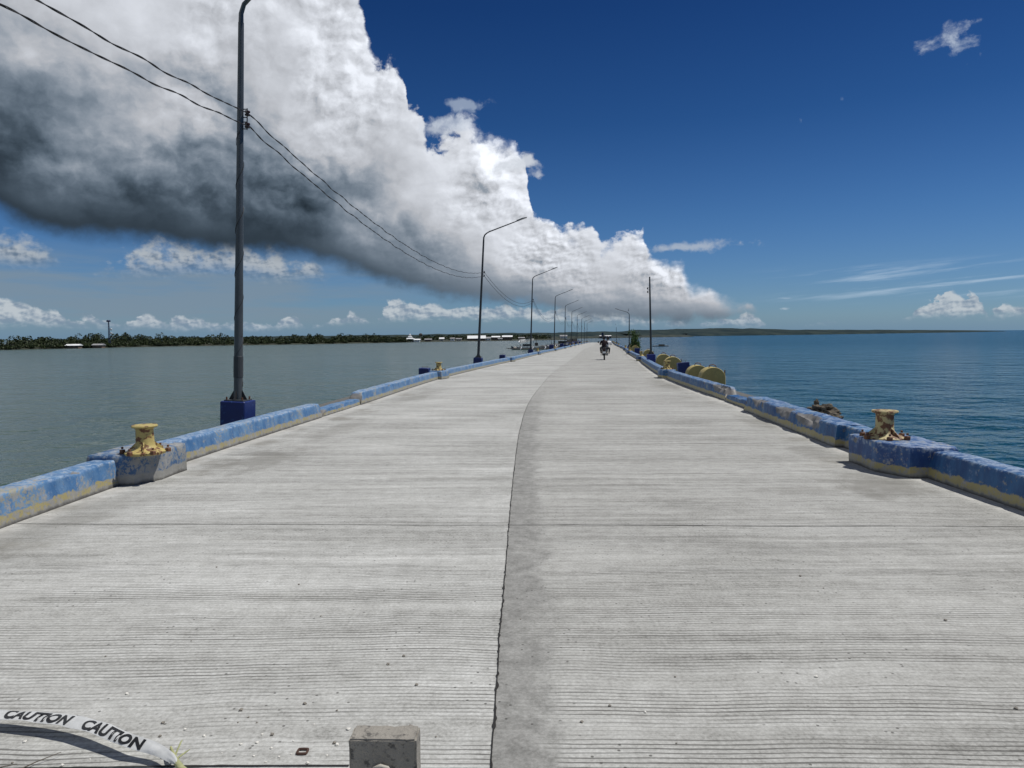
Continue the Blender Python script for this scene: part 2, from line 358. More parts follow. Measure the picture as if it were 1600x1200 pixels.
    # pits and specks
    dash = b.mul(b.ss(b.noise(b.xyz(b.mul(s, 9), b.mul(tt, 30), 3), 1.0, 4, .7), .63, .70), b.ss(b.noise(V, .8, 4, .6), .42, .6))
    col = b.mix(b.mul(dash, .45), col, (.13, .13, .12))
    wd_ = b.mul(b.ss(b.noise(b.xyz(b.mul(s, 7), b.mul(tt, 24), 13), 1.0, 4, .7), .63, .70), b.ss(b.noise(V, .7, 4, .6), .5, .36))
    col = b.mix(b.mul(wd_, .35), col, (.60, .60, .58))
    pv = b.vor(V, 9, 'F1', 0, out='Distance'); pit = b.mul(b.ss(pv, .075, .03), b.ss(b.noise(V, 2.2, 2, .5), .5, .6))
    sp = b.ss(b.noise(b.xyz(b.mul(s, 45), b.mul(t, 75), 0), 1.0, 3, .7), .70, .78)
    col = b.mix(b.m('MAXIMUM', b.mul(pit, .8), b.mul(sp, .5)), col, (.07, .068, .06))
    wsp = b.ss(b.noise(b.xyz(b.mul(s, 38), b.mul(t, 60), 8), 1.0, 3, .7), .69, .76)
    col = b.mix(b.mul(wsp, .5), col, (.68, .68, .66))
    col = b.mix(b.mul(gm, .80), col, (.055, .053, .047))
    b.put(bs.inputs['Base Color'], col); bs.inputs['Roughness'].default_value = .85; bs.inputs['Specular IOR Level'].default_value = .3
    hh = b.mad(gm, -1.0, b.mad(mid, .5, b.mad(grain, .35, b.mul(pit, -.8))))
    bump(b, bs, hh, .55, .006)
    return m
STAINS = [(-3.55, 9.3, .45, 1.1, .55), (-3.5, 12.5, .35, 1.6, .4), (-4.1, 6.2, .35, .9, .4), (3.75, 7.5, .5, .7, .6), (3.0, 7.3, .6, .25, .35), (3.9, 9.9, .3, .6, .45), (4.2, 13.5, .4, 1.2, .4), (-3.6, 20, .4, 3, .35), (4.0, 25, .5, 4, .35), (-.9, 8.0, .7, .12, .3)]

def kerb_material(name, blue1, blue2, bare, chips, yel=(.34, .29, .13)):
    m, b, bs = mat(name)
    u = b.new('ShaderNodeUVMap'); u.uv_map = 'UVMap'; t, z, _ = b.sep(u.outputs[0])
    po = b.new('ShaderNodeTexCoord').outputs['Object']
    n1 = b.noise(po, 2.2, 7, .62); n2 = b.noise(po, 9, 7, .68); n3 = b.noise(po, 34, 5, .7)
    con = b.mix(n2, (.13, .125, .112), (.40, .39, .355)); con = b.mix(b.ss(n3, .62, .75), con, (.06, .055, .05))
    streak = b.noise(b.xyz(b.mul(t, 7), b.mul(z, 2.2), 0), 1.0, 5, .65)
    blue = b.mix(b.ss(b.mad(streak, .5, b.mul(n1, .5)), .35, .68), blue1, blue2)
    blue = b.mix(b.mul(b.ss(n2, .56, .75), .55), blue, (.30, .38, .50))
    yc = b.mix(n2, tuple(k*.75 for k in yel), tuple(min(1, k*1.3) for k in yel))
    zz = b.mad(b.sub(n2, .5), .12, b.mad(b.sub(n1, .5), .09, z))
    isb = b.ss(zz, .105, .125)
    isy = b.ss(zz, .028, .05)
    n4 = b.noise(po, 24, 6, .72)
    chipb = b.ss(b.mad(b.sub(n3, .5), .5, b.mad(b.sub(n1, .5), .9, b.mad(b.sub(n2, .5), .5, n4))), .5+bare, .6+bare)
    chipb = b.mul(chipb, .85)
    chipy = b.ss(b.mad(b.sub(n3, .5), .5, b.mad(b.sub(n2, .5), .6, b.mul(b.add(n4, n2), .5))), .36+bare*1.3, .48+bare*1.3)
    wear = b.mul(b.ss(z, .265, .30), b.ss(b.mad(b.sub(n4, .5), .8, n2), .42, .62))
    blue = b.mix(b.mul(wear, .55), blue, (.42, .50, .58))
    con = b.mix(b.ss(b.mad(b.sub(n2, .5), .06, z), .05, .0), con, (.075, .07, .06))  # kerb foot darkened in the colour: grime together with painted shadow
    c = b.mix(b.mul(isy, b.sub(1, chipy)), con, yc)
    c = b.mix(b.mul(isb, b.sub(1, chipb)), c, blue)
    c = b.mix(b.mul(b.ss(b.noise(po, 5.5, 6, .7), .66, .70), chips), c, (.05, .045, .04))
    at = b.new('ShaderNodeAttribute'); at.attribute_name = 'broken'
    c = b.mix(b.mul(b.ss(b.mad(b.sub(n4, .5), 2.2, at.outputs['Fac']), .35, .65), .9), c, b.mix(n2, (.045, .04, .034), (.30, .28, .24)))
    b.put(bs.inputs['Base Color'], c); bs.inputs['Roughness'].default_value = .55
    bump(b, bs, b.mad(n3, .5, n2), .5, .012)
    return m

def paint_rust(name, c1, rustamt=.5, sc=9):
    m, b, bs = mat(name); po = b.new('ShaderNodeTexCoord').outputs['Object']
    n1 = b.noise(po, sc, 8, .68); n2 = b.noise(po, sc*4, 5, .7); z = b.sep(po)[2]
    rust = b.mix(n2, (.05, .022, .012), (.22, .09, .035))
    base = b.mix(n2, tuple(k*.7 for k in c1), tuple(min(1, k*1.2) for k in c1))
    c = b.mix(b.ss(n1, 1.0-rustamt, 1.03-rustamt), base, rust)
    b.put(bs.inputs['Base Color'], c); bs.inputs['Roughness'].default_value = .6
    bump(b, bs, b.mad(n1, -1, n2), .5, .006); return m

M_deck = deck_material()
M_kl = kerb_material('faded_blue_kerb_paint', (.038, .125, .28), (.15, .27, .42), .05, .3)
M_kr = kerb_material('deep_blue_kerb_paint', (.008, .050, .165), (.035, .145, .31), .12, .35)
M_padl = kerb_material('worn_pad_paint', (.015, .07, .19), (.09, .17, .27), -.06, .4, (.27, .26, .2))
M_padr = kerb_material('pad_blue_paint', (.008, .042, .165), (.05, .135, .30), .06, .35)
M_plinth = plain('plinth_blue_paint', (.006, .020, .12), .5, 0, .3, 5, (.03, .10, .27), .34)
M_plinth_r = plain('plinth_blue_paint_light', (.012, .03, .20), .5, 0, .3, 7, (.05, .12, .32), .35)
M_pole = plain('weathered_galvanised_steel', (.085, .095, .10), .42, .55, .35, 3, (.05, .035, .03), .3)
M_pole2 = plain('dark_pole_steel', (.05, .055, .06), .5, .4, .3, 3)
M_head = plain('lamp_head_grey', (.16, .17, .18), .4, .3, .15)
M_lens = plain('lamp_lens', (.55, .57, .58), .2, 0, .05)
M_black = plain('black_rubber', (.018, .018, .02), .6, 0, .3)
M_wire = plain('cable_black', (.012, .012, .014), .6, 0, .2)
M_insul = plain('brown_porcelain', (.04, .022, .018), .25, 0, .3)
M_yel = paint_rust('chipped_yellow_paint', (.46, .37, .13), .47, 12)
M_yel2 = paint_rust('pale_rusty_yellow_paint', (.46, .39, .19), .505, 13)
M_rust = paint_rust('rust', (.12, .05, .025), .6)
M_fend = plain('pale_yellow_fender', (.40, .32, .12), .75, 0, .35, 4, (.20, .17, .09), .36, .5)
M_conc = plain('grey_block_concrete', (.27, .252, .218), .9, 0, .35, 16, (.10, .095, .085), .40, .6)
M_rubble = plain('rubble', (.12, .10, .07), .95, 0, .6, 9, (.05, .04, .03), .45, .9)
M_shell = plain('chalk_white_chips', (.66, .64, .58), .8, 0, .2, 30)
M_stone = plain('grey_chips', (.22, .20, .17), .9, 0, .4, 30)
M_side = plain('pier_side_concrete', (.25, .24, .22), .9, 0, .4, .8)
M_void = plain('joint_filler', (.018, .017, .015), .95, 0, .3, 20)
M_white = plain('white_paint', (.76, .77, .76), .5, 0, .08, 1.0)
M_greyp = plain('grey_boards', (.30, .28, .25), .8, 0, .3, 1.5)
M_deckb = plain('pale_deck_boards', (.50, .49, .46), .8, 0, .2, 1.5)
M_darkw = plain('dark_bamboo', (.045, .04, .035), .7, 0, .4, 2)
M_navy = plain('navy_paint', (.02, .03, .08), .5, 0, .3, 1)
M_brownw = plain('brown_wall', (.14, .10, .075), .85, 0, .4, 1)
M_wallc = plain('cream_wall', (.42, .40, .35), .85, 0, .2, 1)
M_tin = plain('dull_tin_roof', (.33, .33, .33), .5, .2, .25, .6, (.17, .09, .06), .35)
M_roofw = plain('white_tin_roof', (.80, .81, .80), .45, .0, .05, .6)
M_tarp, b, bs = mat('white_tarpaulin'); bs.inputs['Base Color'].default_value = (.82, .83, .83, 1)
tl = b.new('ShaderNodeBsdfTranslucent'); tl.inputs[0].default_value = (.97, .97, .97, 1); mx = b.new('ShaderNodeMixShader'); mx.inputs[0].default_value = .85
b.L.new(bs.outputs[0], mx.inputs[1]); b.L.new(tl.outputs[0], mx.inputs[2]); b.L.new(mx.outputs[0], M_tarp.node_tree.nodes['Material Output'].inputs[0])
M_glass = plain('dark_window', (.03, .04, .05), .2, 0, .2)

# ------------------------------------------------------------------ sea
def sea():
    m, b, bs = mat('sea_water')
    g = b.new('ShaderNodeNewGeometry').outputs['Position']; x, y, z = b.sep(g)
    left = b.ss(b.mad(y, -.127, x), -2, 4, 1, 0)
    far = b.ss(y, 250, 900); left = b.mul(left, b.mad(far, -.55, 1))
    dist = b.m('SQRT', b.mad(x, x, b.mul(y, y)))
    big = b.noise(b.xyz(b.mul(x, .008), b.mul(y, .02), 0), 1.0, 5, .6)
    patch = b.noise(b.xyz(b.mul(x, .05), b.mul(y, .11), 4), 1.0, 5, .6)
    colL = b.mix(b.mad(patch, .5, b.mul(big, .5)), (.038, .068, .058), (.066, .102, .086))
    colR = b.mix(b.mad(patch, .5, b.mul(big, .5)), (.003, .036, .056), (.009, .062, .084))
    colR = b.mix(b.mul(b.ss(y, 32, 8), .5), colR, (.014, .082, .084))
    b.put(bs.inputs['Base Color'], b.mix(left, colR, colL))
    bs.inputs['Roughness'].default_value = .10; bs.inputs['IOR'].default_value = 1.33
    bs.inputs['Specular IOR Level'].default_value = .42
    # waves: chop driven from the right, seen through real bumps
    P1 = b.xyz(b.mad(y, .25, x), b.mul(b.mad(x, -.2, y), 1.3), 0)
    h = b.mul(b.noise(P1, 1.05, 2, .5, .3), .30)
    h = b.mad(b.noise(b.vm('ADD', P1, (9, 3, 1)), .34, 2, .5, .3), .50, h)
    h = b.mad(b.noise(b.vm('ADD', P1, (2, 13, 5)), .11, 2, .5), 1.5, h)
    h = b.mad(b.noise(b.vm('ADD', P1, (21, 3, 5)), 3.2, 2, .5), .045, h)
    bump(b, bs, h, 1.0, 1.0)
    b.put(bs.inputs['Roughness'], b.mad(left, .03, b.lin(dist, 40, 400, .10, .20)))
    gust = b.noise(b.xyz(b.mul(x, .012), b.mul(y, .035), 9), 1.0, 4, .6)
    b.put(bs.inputs['Specular IOR Level'], b.mul(b.mad(left, .12, b.lin(dist, 20, 260, .50, .24)), b.lin(gust, .35, .65, .75, 1.25)))
    v = []; f = []
    ys = [-3000, -300, -40, 0, 40, 100, 300, 1000, 4000, 30000]; xs = [-20000, -3000, -400, -60, 0, 60, 400, 3000, 20000]
    for yy in ys:
        for xx in xs: v.append((xx, yy, -4.42))
    for i in range(len(ys)-1):
        for j in range(len(xs)-1): k = i*len(xs)+j; f.append((k, k+1, k+1+len(xs), k+len(xs)))
    struct(link('sea', v, f, m))
sea()

# ------------------------------------------------------------------ deck
CRACK = [(-6, -.10), (2.52, -.09), (3.64, -.08), (4.65, -.06), (6.42, -.03), (8.29, .01), (11.64, .10), (14.58, .23), (17, .37), (19.45, .56), (22, .79), (24.98, 1.08), (29, 1.46), (33.5, 1.97), (44, 3.25), (57.4, 4.93), (104.8, 10.61), (300, 37.0)]
def crackx(t): return float(np.interp(t, [c[0] for c in CRACK], [c[1] for c in CRACK]))
def deck():
    ts = list(np.arange(-5, 30, .25))+list(np.arange(30, 289.1, 1.0)); ss_ = [-5.6, -4.5, -3, -1.5, 0, 1.5, 3, 4.5, 5.6]
    v = []; f = []; uv = []; cr = []
    for t in ts:
        for s in ss_:
            p = P(t, s); v.append(p); uv.append((s, t)); cr.append(p.x-crackx(p.y))
    n = len(ss_)
    for i in range(len(ts)-1):
        for j in range(n-1): k = i*n+j; f.append((k, k+1, k+1+n, k+n))
    o = link('pier_deck', v, f, M_deck, uv=uv); struct(o)
    a = o.data.attributes.new('crack', 'FLOAT', 'POINT'); a.data.foreach_set('value', cr)
    # body of the pier: beams, then rows of piles
    v = []; f = []
    tt = list(np.arange(-5, 289.1, 4))+[289]
    for t in tt: v += [P(t, -5.6, -.004), P(t, 5.6, -.004), P(t, 5.6, -.75), P(t, -5.6, -.75)]
    for i in range(len(tt)-1):
        k = i*4
        for a_, c_ in ((1, 2), (2, 3), (3, 0)): f.append((k+a_, k+4+a_, k+4+c_, k+c_))
    k = len(v)-4; f += [(k, k+1, k+2, k+3), (0, 1, 2, 3)]
    struct(link('pier_body', v, f, M_side))
deck()
def line_strip(name, pts, w0, amp, mat_, z=.004, seed=0):
    v = []; f = []
    for i, p in enumerate(pts):
        d = (pts[min(i+1, len(pts)-1)]-pts[max(i-1, 0)]).normalized(); n = Vector((d.y, -d.x, 0))
        a = w0*(.55+.9*abs(mn.noise(Vector((p.x*7, p.y*7, seed)))))+amp*max(0, mn.noise(Vector((p.x*19, p.y*19, seed+3)))-.15)
        c = w0*(.55+.9*abs(mn.noise(Vector((p.x*8, p.y*8, seed+9)))))+amp*max(0, mn.noise(Vector((p.x*23, p.y*23, seed+5)))-.15)
        j = amp*.35*mn.noise(Vector((p.x*5, p.y*5, seed+7)))
        v += [p+n*(a+j)+Vector((0, 0, z)), p-n*(c-j)+Vector((0, 0, z))]
    for i in range(len(pts)-1): f.append((2*i, 2*i+1, 2*i+3, 2*i+2))
    return struct(link(name, v, f, mat_))
pts = [Vector((crackx(t), t, -SL*t)) for t in list(np.arange(1.0, 14, .012))+list(np.arange(14, 40, .06))+list(np.arange(40, 110, .5))]
line_strip('longitudinal_joint', pts, .0042, .014, M_void, .004, 3)
for k, (tl, tr, lo, hi, w) in enumerate([(6.16, 5.75, -4.4, 4.35, .005), (2.56, 2.54, -4.4, -.6, .006), (10.6, 10.5, -4.1, 4.5, .0018), (15.3, 15.2, -3.8, 5, .0022), (20.2, 20, -3.4, 5.2, .003), (25, 24.9, -3, 5.6, .004), (30, 29.8, -2.5, 6, .005), (34.8, 34.6, -2, 6.6, .006)]):
    c0 = cx(tl)
    line_strip('contraction_joint', [Vector((x_, tl+(tr-tl)*(x_-lo)/(hi-lo)+.02*mn.noise(Vector((x_*.7, k, 0))), -SL*tl)) for x_ in np.arange(lo, hi, .02)], w, .004 if k else .003, M_void, .0045, k*11)

# ------------------------------------------------------------------ kerbs
def kerb(label, side, t0, t1, matl, h=.31, off=0.0, w=.33, lo_end=0.0, hi_end=0.0, chips=(), group=None, rough=1.0, name='kerb', battered=.03):
    step = .045 if t0 < 20 else .2 if t0 < 45 else 1.0
    n = max(3, int((t1-t0)/step)); v = []; f = []; uv = []; br = []
    prof0 = [(0, -.06), (0, .04), (0, .09), (0, .14), (0, .19), (0, .24), (0, 'h-.022'), (.007, 'h-.006'), (.024, 'h'), (.12, 'h'), (.2, 'h'), (.27, 'h'), (w-.02, 'h-.008'), (w, 'h-.04'), (w, .12), (w, -.06)]
    for i in range(n+1):
        t = t0+(t1-t0)*i/n
        e = 0
        if lo_end > 0: e = max(e, 1-(t-t0)/lo_end)
        if hi_end > 0: e = max(e, 1-(t1-t)/hi_end)
        H = h*(1-.75*max(0, e)**1.3)
        H += .008*mn.noise(Vector((t*1.3, side*5, 0)))*rough
        for (o, zz) in prof0:
            z = zz if not isinstance(zz, str) else H+(float(zz[1:]) if len(zz) > 1 else 0)
            z = min(z, H)
            q = Vector((t*3, o*9+side*20, z*9)); q2 = Vector((t*11, o*30+side*20, z*26))
            d = (.006*mn.noise(q)+.005*mn.noise(q2))*rough
            B = 0.0
            topin = max(0, 1-abs(o-.02)/.16)*max(0, (z-.12)/(H-.12+1e-6)) if H > .13 else 0
            c = mn.noise(Vector((t*4.5, side*3, o*6+z*5)))-.25
            ext = 0
            for (ct, cw, cd_) in chips:
                k_ = max(0, 1-abs(t-ct)/cw); ext = max(ext, cd_*k_**.5 if k_ > 0 else 0)
            dd = (max(0, c)*.10*rough+ext*(.7+.6*mn.noise(Vector((t*9, z*12, o*12)))))*topin
            if dd > .018: B = min(1, dd/.04)
            if e > .0 and z > H-.05: B = max(B, min(1, e*2)); dd += .05*e*abs(mn.noise(q2*1.3))
            o2 = o-battered*z/.3*(-1 if o < w/2 else .3)+d+dd*.7*(1 if o < w/2 else 0)
            z2 = z-dd*.75+(d*.6 if z > .1 else 0)
            s = side*(HW+off+o2)
            v.append(P(t, s, z2)); uv.append((t, z2*.31/max(h, .2))); br.append(B)
    m = len(prof0)
    for i in range(n):
        for j in range(m-1): k = i*m+j; f.append((k, k+1, k+1+m, k+m) if side > 0 else (k, k+m, k+1+m, k+1))
    f += [tuple(range(m)), tuple(range(n*m+m-1, n*m-1, -1))]
    o = link(name, v, f, matl, uv=uv)
    a = o.data.attributes.new('broken', 'FLOAT', 'POINT'); a.data.foreach_set('value', br)
    bm = bmesh.new(); bm.from_mesh(o.data); bmesh.ops.recalc_face_normals(bm, faces=bm.faces); bm.to_mesh(o.data); bm.free()
    autosmooth(o, 50)
    return tag(o, label, 'kerb', group)
def pad(label, side, t0, t1, matl, prot=.25, h=.345, back=.36, group=None, name='bollard_pad'):
    # trapezoid block: chamfer, long inner face, chamfer; fine grid walls
    c = (t1-t0)*.34
    plan = [(t0-.02, .02), (t0, -prot*.55), (t0+c, -prot), (t1-.03, -prot), (t1, -prot+.05), (t1, back), (t0, back)]
    pl = []
    for i, a in enumerate(plan):
        b_ = plan[(i+1) % len(plan)]; L = math.hypot(a[0]-b_[0], a[1]-b_[1]); n = max(1, int(L/(.05 if t0 < 40 else .6)))
        for k in range(n): pl.append((a[0]+(b_[0]-a[0])*k/n, a[1]+(b_[1]-a[1])*k/n))
    cx_, cy_ = (t0+t1)/2, (back-prot)/2
    lv = [(-.06, 1), (.05, 1), (.1, 1), (.15, 1), (.2, 1), (.25, 1), (h-.04, 1), (h-.008, .985), (h, .955), (h, .75), (h, .4)]
    v = []; f = []; uv = []; br = []
    for z, k in lv:
        for (a, o) in pl:
            tt, oo = cx_+(a-cx_)*k, cy_+(o-cy_)*k
            d = .014*mn.noise(Vector((tt*4, oo*4, z*7)))+.008*mn.noise(Vector((tt*17, oo*17, z*20)))
            ch = max(0, mn.noise(Vector((tt*5+3, oo*5, z*3)))-.2)*.09*(1 if h-.06 < z and k > .9 else 0)
            v.append(P(tt, side*(HW+oo+d), z-ch+d*.5)); uv.append((tt+oo, z)); br.append(min(1, ch*20))
    m = len(pl)
    for i in range(len(lv)-1):
        for j in range(m): q = (j+1) % m; f.append((i*m+j, i*m+q, i*m+m+q, i*m+m+j))
    f.append(tuple(range((len(lv)-1)*m, len(lv)*m)))
    o = link(name, v, f, matl, uv=uv)
    a = o.data.attributes.new('broken', 'FLOAT', 'POINT'); a.data.foreach_set('value', br)
    bm = bmesh.new(); bm.from_mesh(o.data); bmesh.ops.recalc_face_normals(bm, faces=bm.faces); bm.to_mesh(o.data); bm.free()
    autosmooth(o, 50)
    return tag(o, label, 'concrete pad', group)

kerb('faded blue and yellow concrete kerb running off the left frame edge up to the first bollard pad', -1, 1.5, 7.72, M_kl, .29, chips=((7.0, .15, .03),))
pad('worn grey concrete pad with blue paint scraps under the nearest yellow bollard on the left', -1, 7.70, 8.60, M_padl, .30)
kerb('bright faded blue kerb between the nearest left bollard and the broken gap, beside the tall lamp post', -1, 8.58, 14.3, M_kl, .30, hi_end=.12, chips=((12.4, .25, .02),))
kerb('low broken remnant of kerb on the left beyond the tall lamp post', -1, 14.3, 17.2, M_kl, .15, off=.03, w=.30, lo_end=.5, hi_end=.0, rough=2.0)
kerb('pale blue kerb on the left from the broken gap to the second bollard', -1, 17.2, 28.0, M_kl, .31, lo_end=.25, rough=1.6)
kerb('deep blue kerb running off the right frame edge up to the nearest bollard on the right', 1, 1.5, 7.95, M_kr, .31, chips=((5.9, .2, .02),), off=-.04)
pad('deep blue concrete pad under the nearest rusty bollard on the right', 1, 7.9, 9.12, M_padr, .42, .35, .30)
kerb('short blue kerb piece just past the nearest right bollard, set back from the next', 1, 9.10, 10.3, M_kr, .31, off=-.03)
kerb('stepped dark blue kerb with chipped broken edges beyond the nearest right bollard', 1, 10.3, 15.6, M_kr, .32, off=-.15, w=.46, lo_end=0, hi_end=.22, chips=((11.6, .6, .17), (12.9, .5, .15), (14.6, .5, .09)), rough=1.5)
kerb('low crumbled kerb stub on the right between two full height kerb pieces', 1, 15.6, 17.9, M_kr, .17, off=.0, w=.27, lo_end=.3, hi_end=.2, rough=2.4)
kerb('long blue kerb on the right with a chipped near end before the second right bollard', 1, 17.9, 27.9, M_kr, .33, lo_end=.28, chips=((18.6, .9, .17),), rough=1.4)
far_t = [28.5+21.3*i for i in range(13)]
NTH = ['second', 'third', 'fourth', 'fifth', 'sixth', 'seventh', 'eighth', 'ninth', 'tenth', 'eleventh', 'twelfth', 'thirteenth', 'fourteenth']
for i, t in enumerate(far_t):
    e = min(288.5, t+21.3-.5)
    for side, nm, mk in ((-1, 'left', M_kl), (1, 'right', M_kr)):
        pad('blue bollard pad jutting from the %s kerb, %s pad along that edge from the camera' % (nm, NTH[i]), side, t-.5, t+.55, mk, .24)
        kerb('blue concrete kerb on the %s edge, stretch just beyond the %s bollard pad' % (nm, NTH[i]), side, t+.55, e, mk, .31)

# ------------------------------------------------------------------ bollards
BL = (7.85, -.22); BR = (8.66, -.17)
def bollard(side, t, matl, s_off=0.05, lean=0.0, base=.345, rot=0.0):
    r = empty('mooring_bollard', P(t, side*(HW+s_off), base+.006), heading(t))
    r.rotation_euler.y = lean
    b = MB(); b.lathe([(.225, -.02), (.23, .008), (.205, .024), (.155, .038), (.122, .06), (.106, .09), (.101, .13), (.10, .27), (.106, .292), (.118, .302)], n=28, jit=.05, cap=True)
    autosmooth(b.build('post', matl, r))
    b = MB(); b.lathe([(.116, .298), (.142, .305), (.150, .318), (.144, .330), (.10, .328), (.05, .332)], n=28, jit=.05)
    autosmooth(b.build('top_flange', matl, r))
    for k in range(6):
        a = k*math.pi/3+.3; b = MB()
        b.lathe([(.036, -.005), (.036, .032), (.03, .04)], c=(.252*math.cos(a), .252*math.sin(a), 0), n=6)
        b.lathe([(.014, .05), (.013, .075)], c=(.252*math.cos(a), .252*math.sin(a), 0), n=8); b.build('bolt', M_rust, r)
    for k in range(3):
        a = k*2*math.pi/3+.9; b = MB()
        b.add([(.1*math.cos(a-.06), .1*math.sin(a-.06), .02), (.1*math.cos(a+.06), .1*math.sin(a+.06), .02), (.22*math.cos(a+.03), .22*math.sin(a+.03), .03), (.22*math.cos(a-.03), .22*math.sin(a-.03), .03), (.1*math.cos(a-.06), .1*math.sin(a-.06), .13), (.1*math.cos(a+.06), .1*math.sin(a+.06), .13)],
              [(0, 1, 2, 3), (4, 5, 2, 3), (0, 3, 4), (1, 5, 2), (0, 4, 5, 1)])
        b.build('rib', matl, r)
    return r
o = bollard(-1, BL[0], M_yel, BL[1]); o.scale = (.93, .93, .93)
tag(o, 'chipped yellow mooring bollard nearest on the left kerb, rust patch on its neck', 'bollard', 'mooring bollards along the pier')
tag(bollard(1, BR[0], M_yel2, BR[1], 0, .35), 'rust streaked pale yellow mooring bollard nearest on the right kerb', 'bollard', 'mooring bollards along the pier')
proto_b = None
for i, t in enumerate(far_t):
    for side, nm in ((-1, 'left'), (1, 'right')):
        if i in (4,) or (side < 0 and i == 1): continue
        if proto_b is None:
            o = proto_b = bollard(side, t, M_yel, .08)
        else:
            o = copy_tree(proto_b); o.location = P(t, side*(HW+.08), .35); o.rotation_euler = (0, 0, i*1.1)
        tag(o, 'small yellow mooring bollard on the %s bollard pad of the %s kerb' % (NTH[i], nm), 'bollard', 'mooring bollards along the pier')

# ------------------------------------------------------------------ lamp posts
def plinth(r, w, h, m):
    b = MB(); b.box((0, 0, h/2-.3), (w, w, h+.6), ch=.015); return b.build('plinth', m, r)
def lamp(detail, H=7.3, arm=2.45, rise=1.05, m=M_pole, pl=(.46, .52), side=1, arm_on=True, spiral=False, rbase=.082, rtop=.052):
    r = empty('lamp_post', (0, 0, 0))
    plinth(r, pl[0], pl[1], M_plinth)
    z0 = pl[1]; n = 16 if detail else 8
    b = MB(); b.tube([(0, 0, z0+.015), (0, 0, z0+1.2), (0, 0, z0+3.5), (0, 0, H-.25)], [rbase, rbase*.97, rbase*.8, rtop], n); p = b.build('pole', m, r); autosmooth(p)
    if arm_on:
        pts_ = [(0, 0, H-.26), (0, 0, H-.1), (side*.05, 0, H+.06), (side*.16, 0, H+.17), (side*.32, 0, H+.27), (side*arm*.8, 0, H+rise*.86)]
        b = MB(); b.tube(pts_, [rtop*.9, rtop*.85, rtop*.8, rtop*.75, rtop*.7, rtop*.55], n); autosmooth(b.build('arm', m, r))
        a = math.atan2(rise*.86-.27, arm*.8-.32)
        b = MB(); L = arm*.26
        mtx = Matrix.Translation((side*(arm*.8-.03), 0, H+rise*.855)) @ Matrix.Rotation(-a*side, 4, 'Y')
        q = [(0, -.05, -.03), (L*side, -.11, -.02), (L*side, .11, -.02), (0, .05, -.03), (0, -.045, .05), (L*.6*side, -.10, .045), (L*side, -.09, .0), (L*side, .09, .0), (L*.6*side, .10, .045), (0, .045, .05)]
        b.add([mtx @ Vector(k) for k in q], [(0, 3, 2, 1), (4, 5, 8, 9), (5, 6, 7, 8), (1, 2, 7, 6), (0, 1, 6, 5, 4), (3, 9, 8, 7, 2), (0, 4, 9, 3)])
        hd = b.build('lamp_head', M_head, r)
        b = MB(); q = [(L*.3*side, -.07, -.034), (L*.93*side, -.09, -.034), (L*.93*side, .09, -.034), (L*.3*side, .07, -.034), (L*.3*side, -.07, -.02), (L*.93*side, -.09, -.02), (L*.93*side, .09, -.02), (L*.3*side, .07, -.02)]
        b.add([mtx @ Vector(k) for k in q], [(0, 3, 2, 1), (4, 5, 6, 7), (0, 1, 5, 4), (1, 2, 6, 5), (2, 3, 7, 6), (3, 0, 4, 7)]); b.build('lens', M_lens, hd)
    b = MB(); b.box((0, 0, z0+.012), (.36, .36, .02)); b.build('base_plate', m, r)
    for k in range(4):
        a = k*math.pi/2; c_, s_ = math.cos(a), math.sin(a); b = MB()
        q = [(rbase*.9, -.008, z0+.022), (.17, -.008, z0+.022), (.15, -.008, z0+.06), (rbase*.9, -.008, z0+.20), (rbase*.9, .008, z0+.022), (.17, .008, z0+.022), (.15, .008, z0+.06), (rbase*.9, .008, z0+.20)]
        b.add([(x*c_-y*s_, x*s_+y*c_, z) for x, y, z in q], [(0, 1, 2, 3), (7, 6, 5, 4), (0, 4, 5, 1), (1, 5, 6, 2), (2, 6, 7, 3), (3, 7, 4, 0)]); b.build('gusset', M_black, r)
    if detail:
        for k in range(4):
            a = k*math.pi/2+math.pi/4; b = MB(); b.lathe([(.016, z0+.02), (.016, z0+.07)], c=(.205*math.cos(a), .205*math.sin(a), 0), n=8); b.build('anchor_bolt', M_rust, r)
    # two spool insulators on a side bracket
    b = MB(); zb = 5.35
    for dz in (0, .12, .20, .34): b.box((side*.08, 0, zb+dz), (.10, .02, .012))
    b.box((side*.125, 0, zb+.17), (.012, .02, .37)); br = b.build('insulator_bracket', M_black, r)
    for dz in (.06, .27):
        b = MB(); b.lathe([(.02, -.045), (.045, -.04), (.048, -.015), (.026, -.004), (.026, .004), (.048, .015), (.045, .04), (.02, .045)], c=(side*.13, 0, zb+dz), n=12); autosmooth(b.build('insulator', M_insul, br), 60)
    if spiral:
        b = MB(); pp = []
        for i in range(420):
            z = z0+.25+i*(5.3-z0-.25)/420; rr = rbase*(1-.2*(z/4))+.006 if z < 4 else rbase*.8+.003
            a = z*2*math.pi/.78; pp.append((rr*math.cos(a), rr*math.sin(a), z))
        b.tube(pp, .0045, 5); b.build('wrapped_wire', M_wire, r)
        b = MB(); b.lathe([(rbase+.003, z0+.42), (rbase+.006, z0+.425), (rbase+.006, z0+.80), (rbase+.003, z0+.805)], n=16, cap=False); b.build('inspection_collar', M_pole2, r)
    return r
GL = 'lamp posts along the left side of the pier'
pole_pos = []
PT = [12.9+30*i for i in range(10)]
leans = [2.6, 3.4, 2.0, 1.6, .9, .6, .6, .9, .7, .9]
first = None; second = None
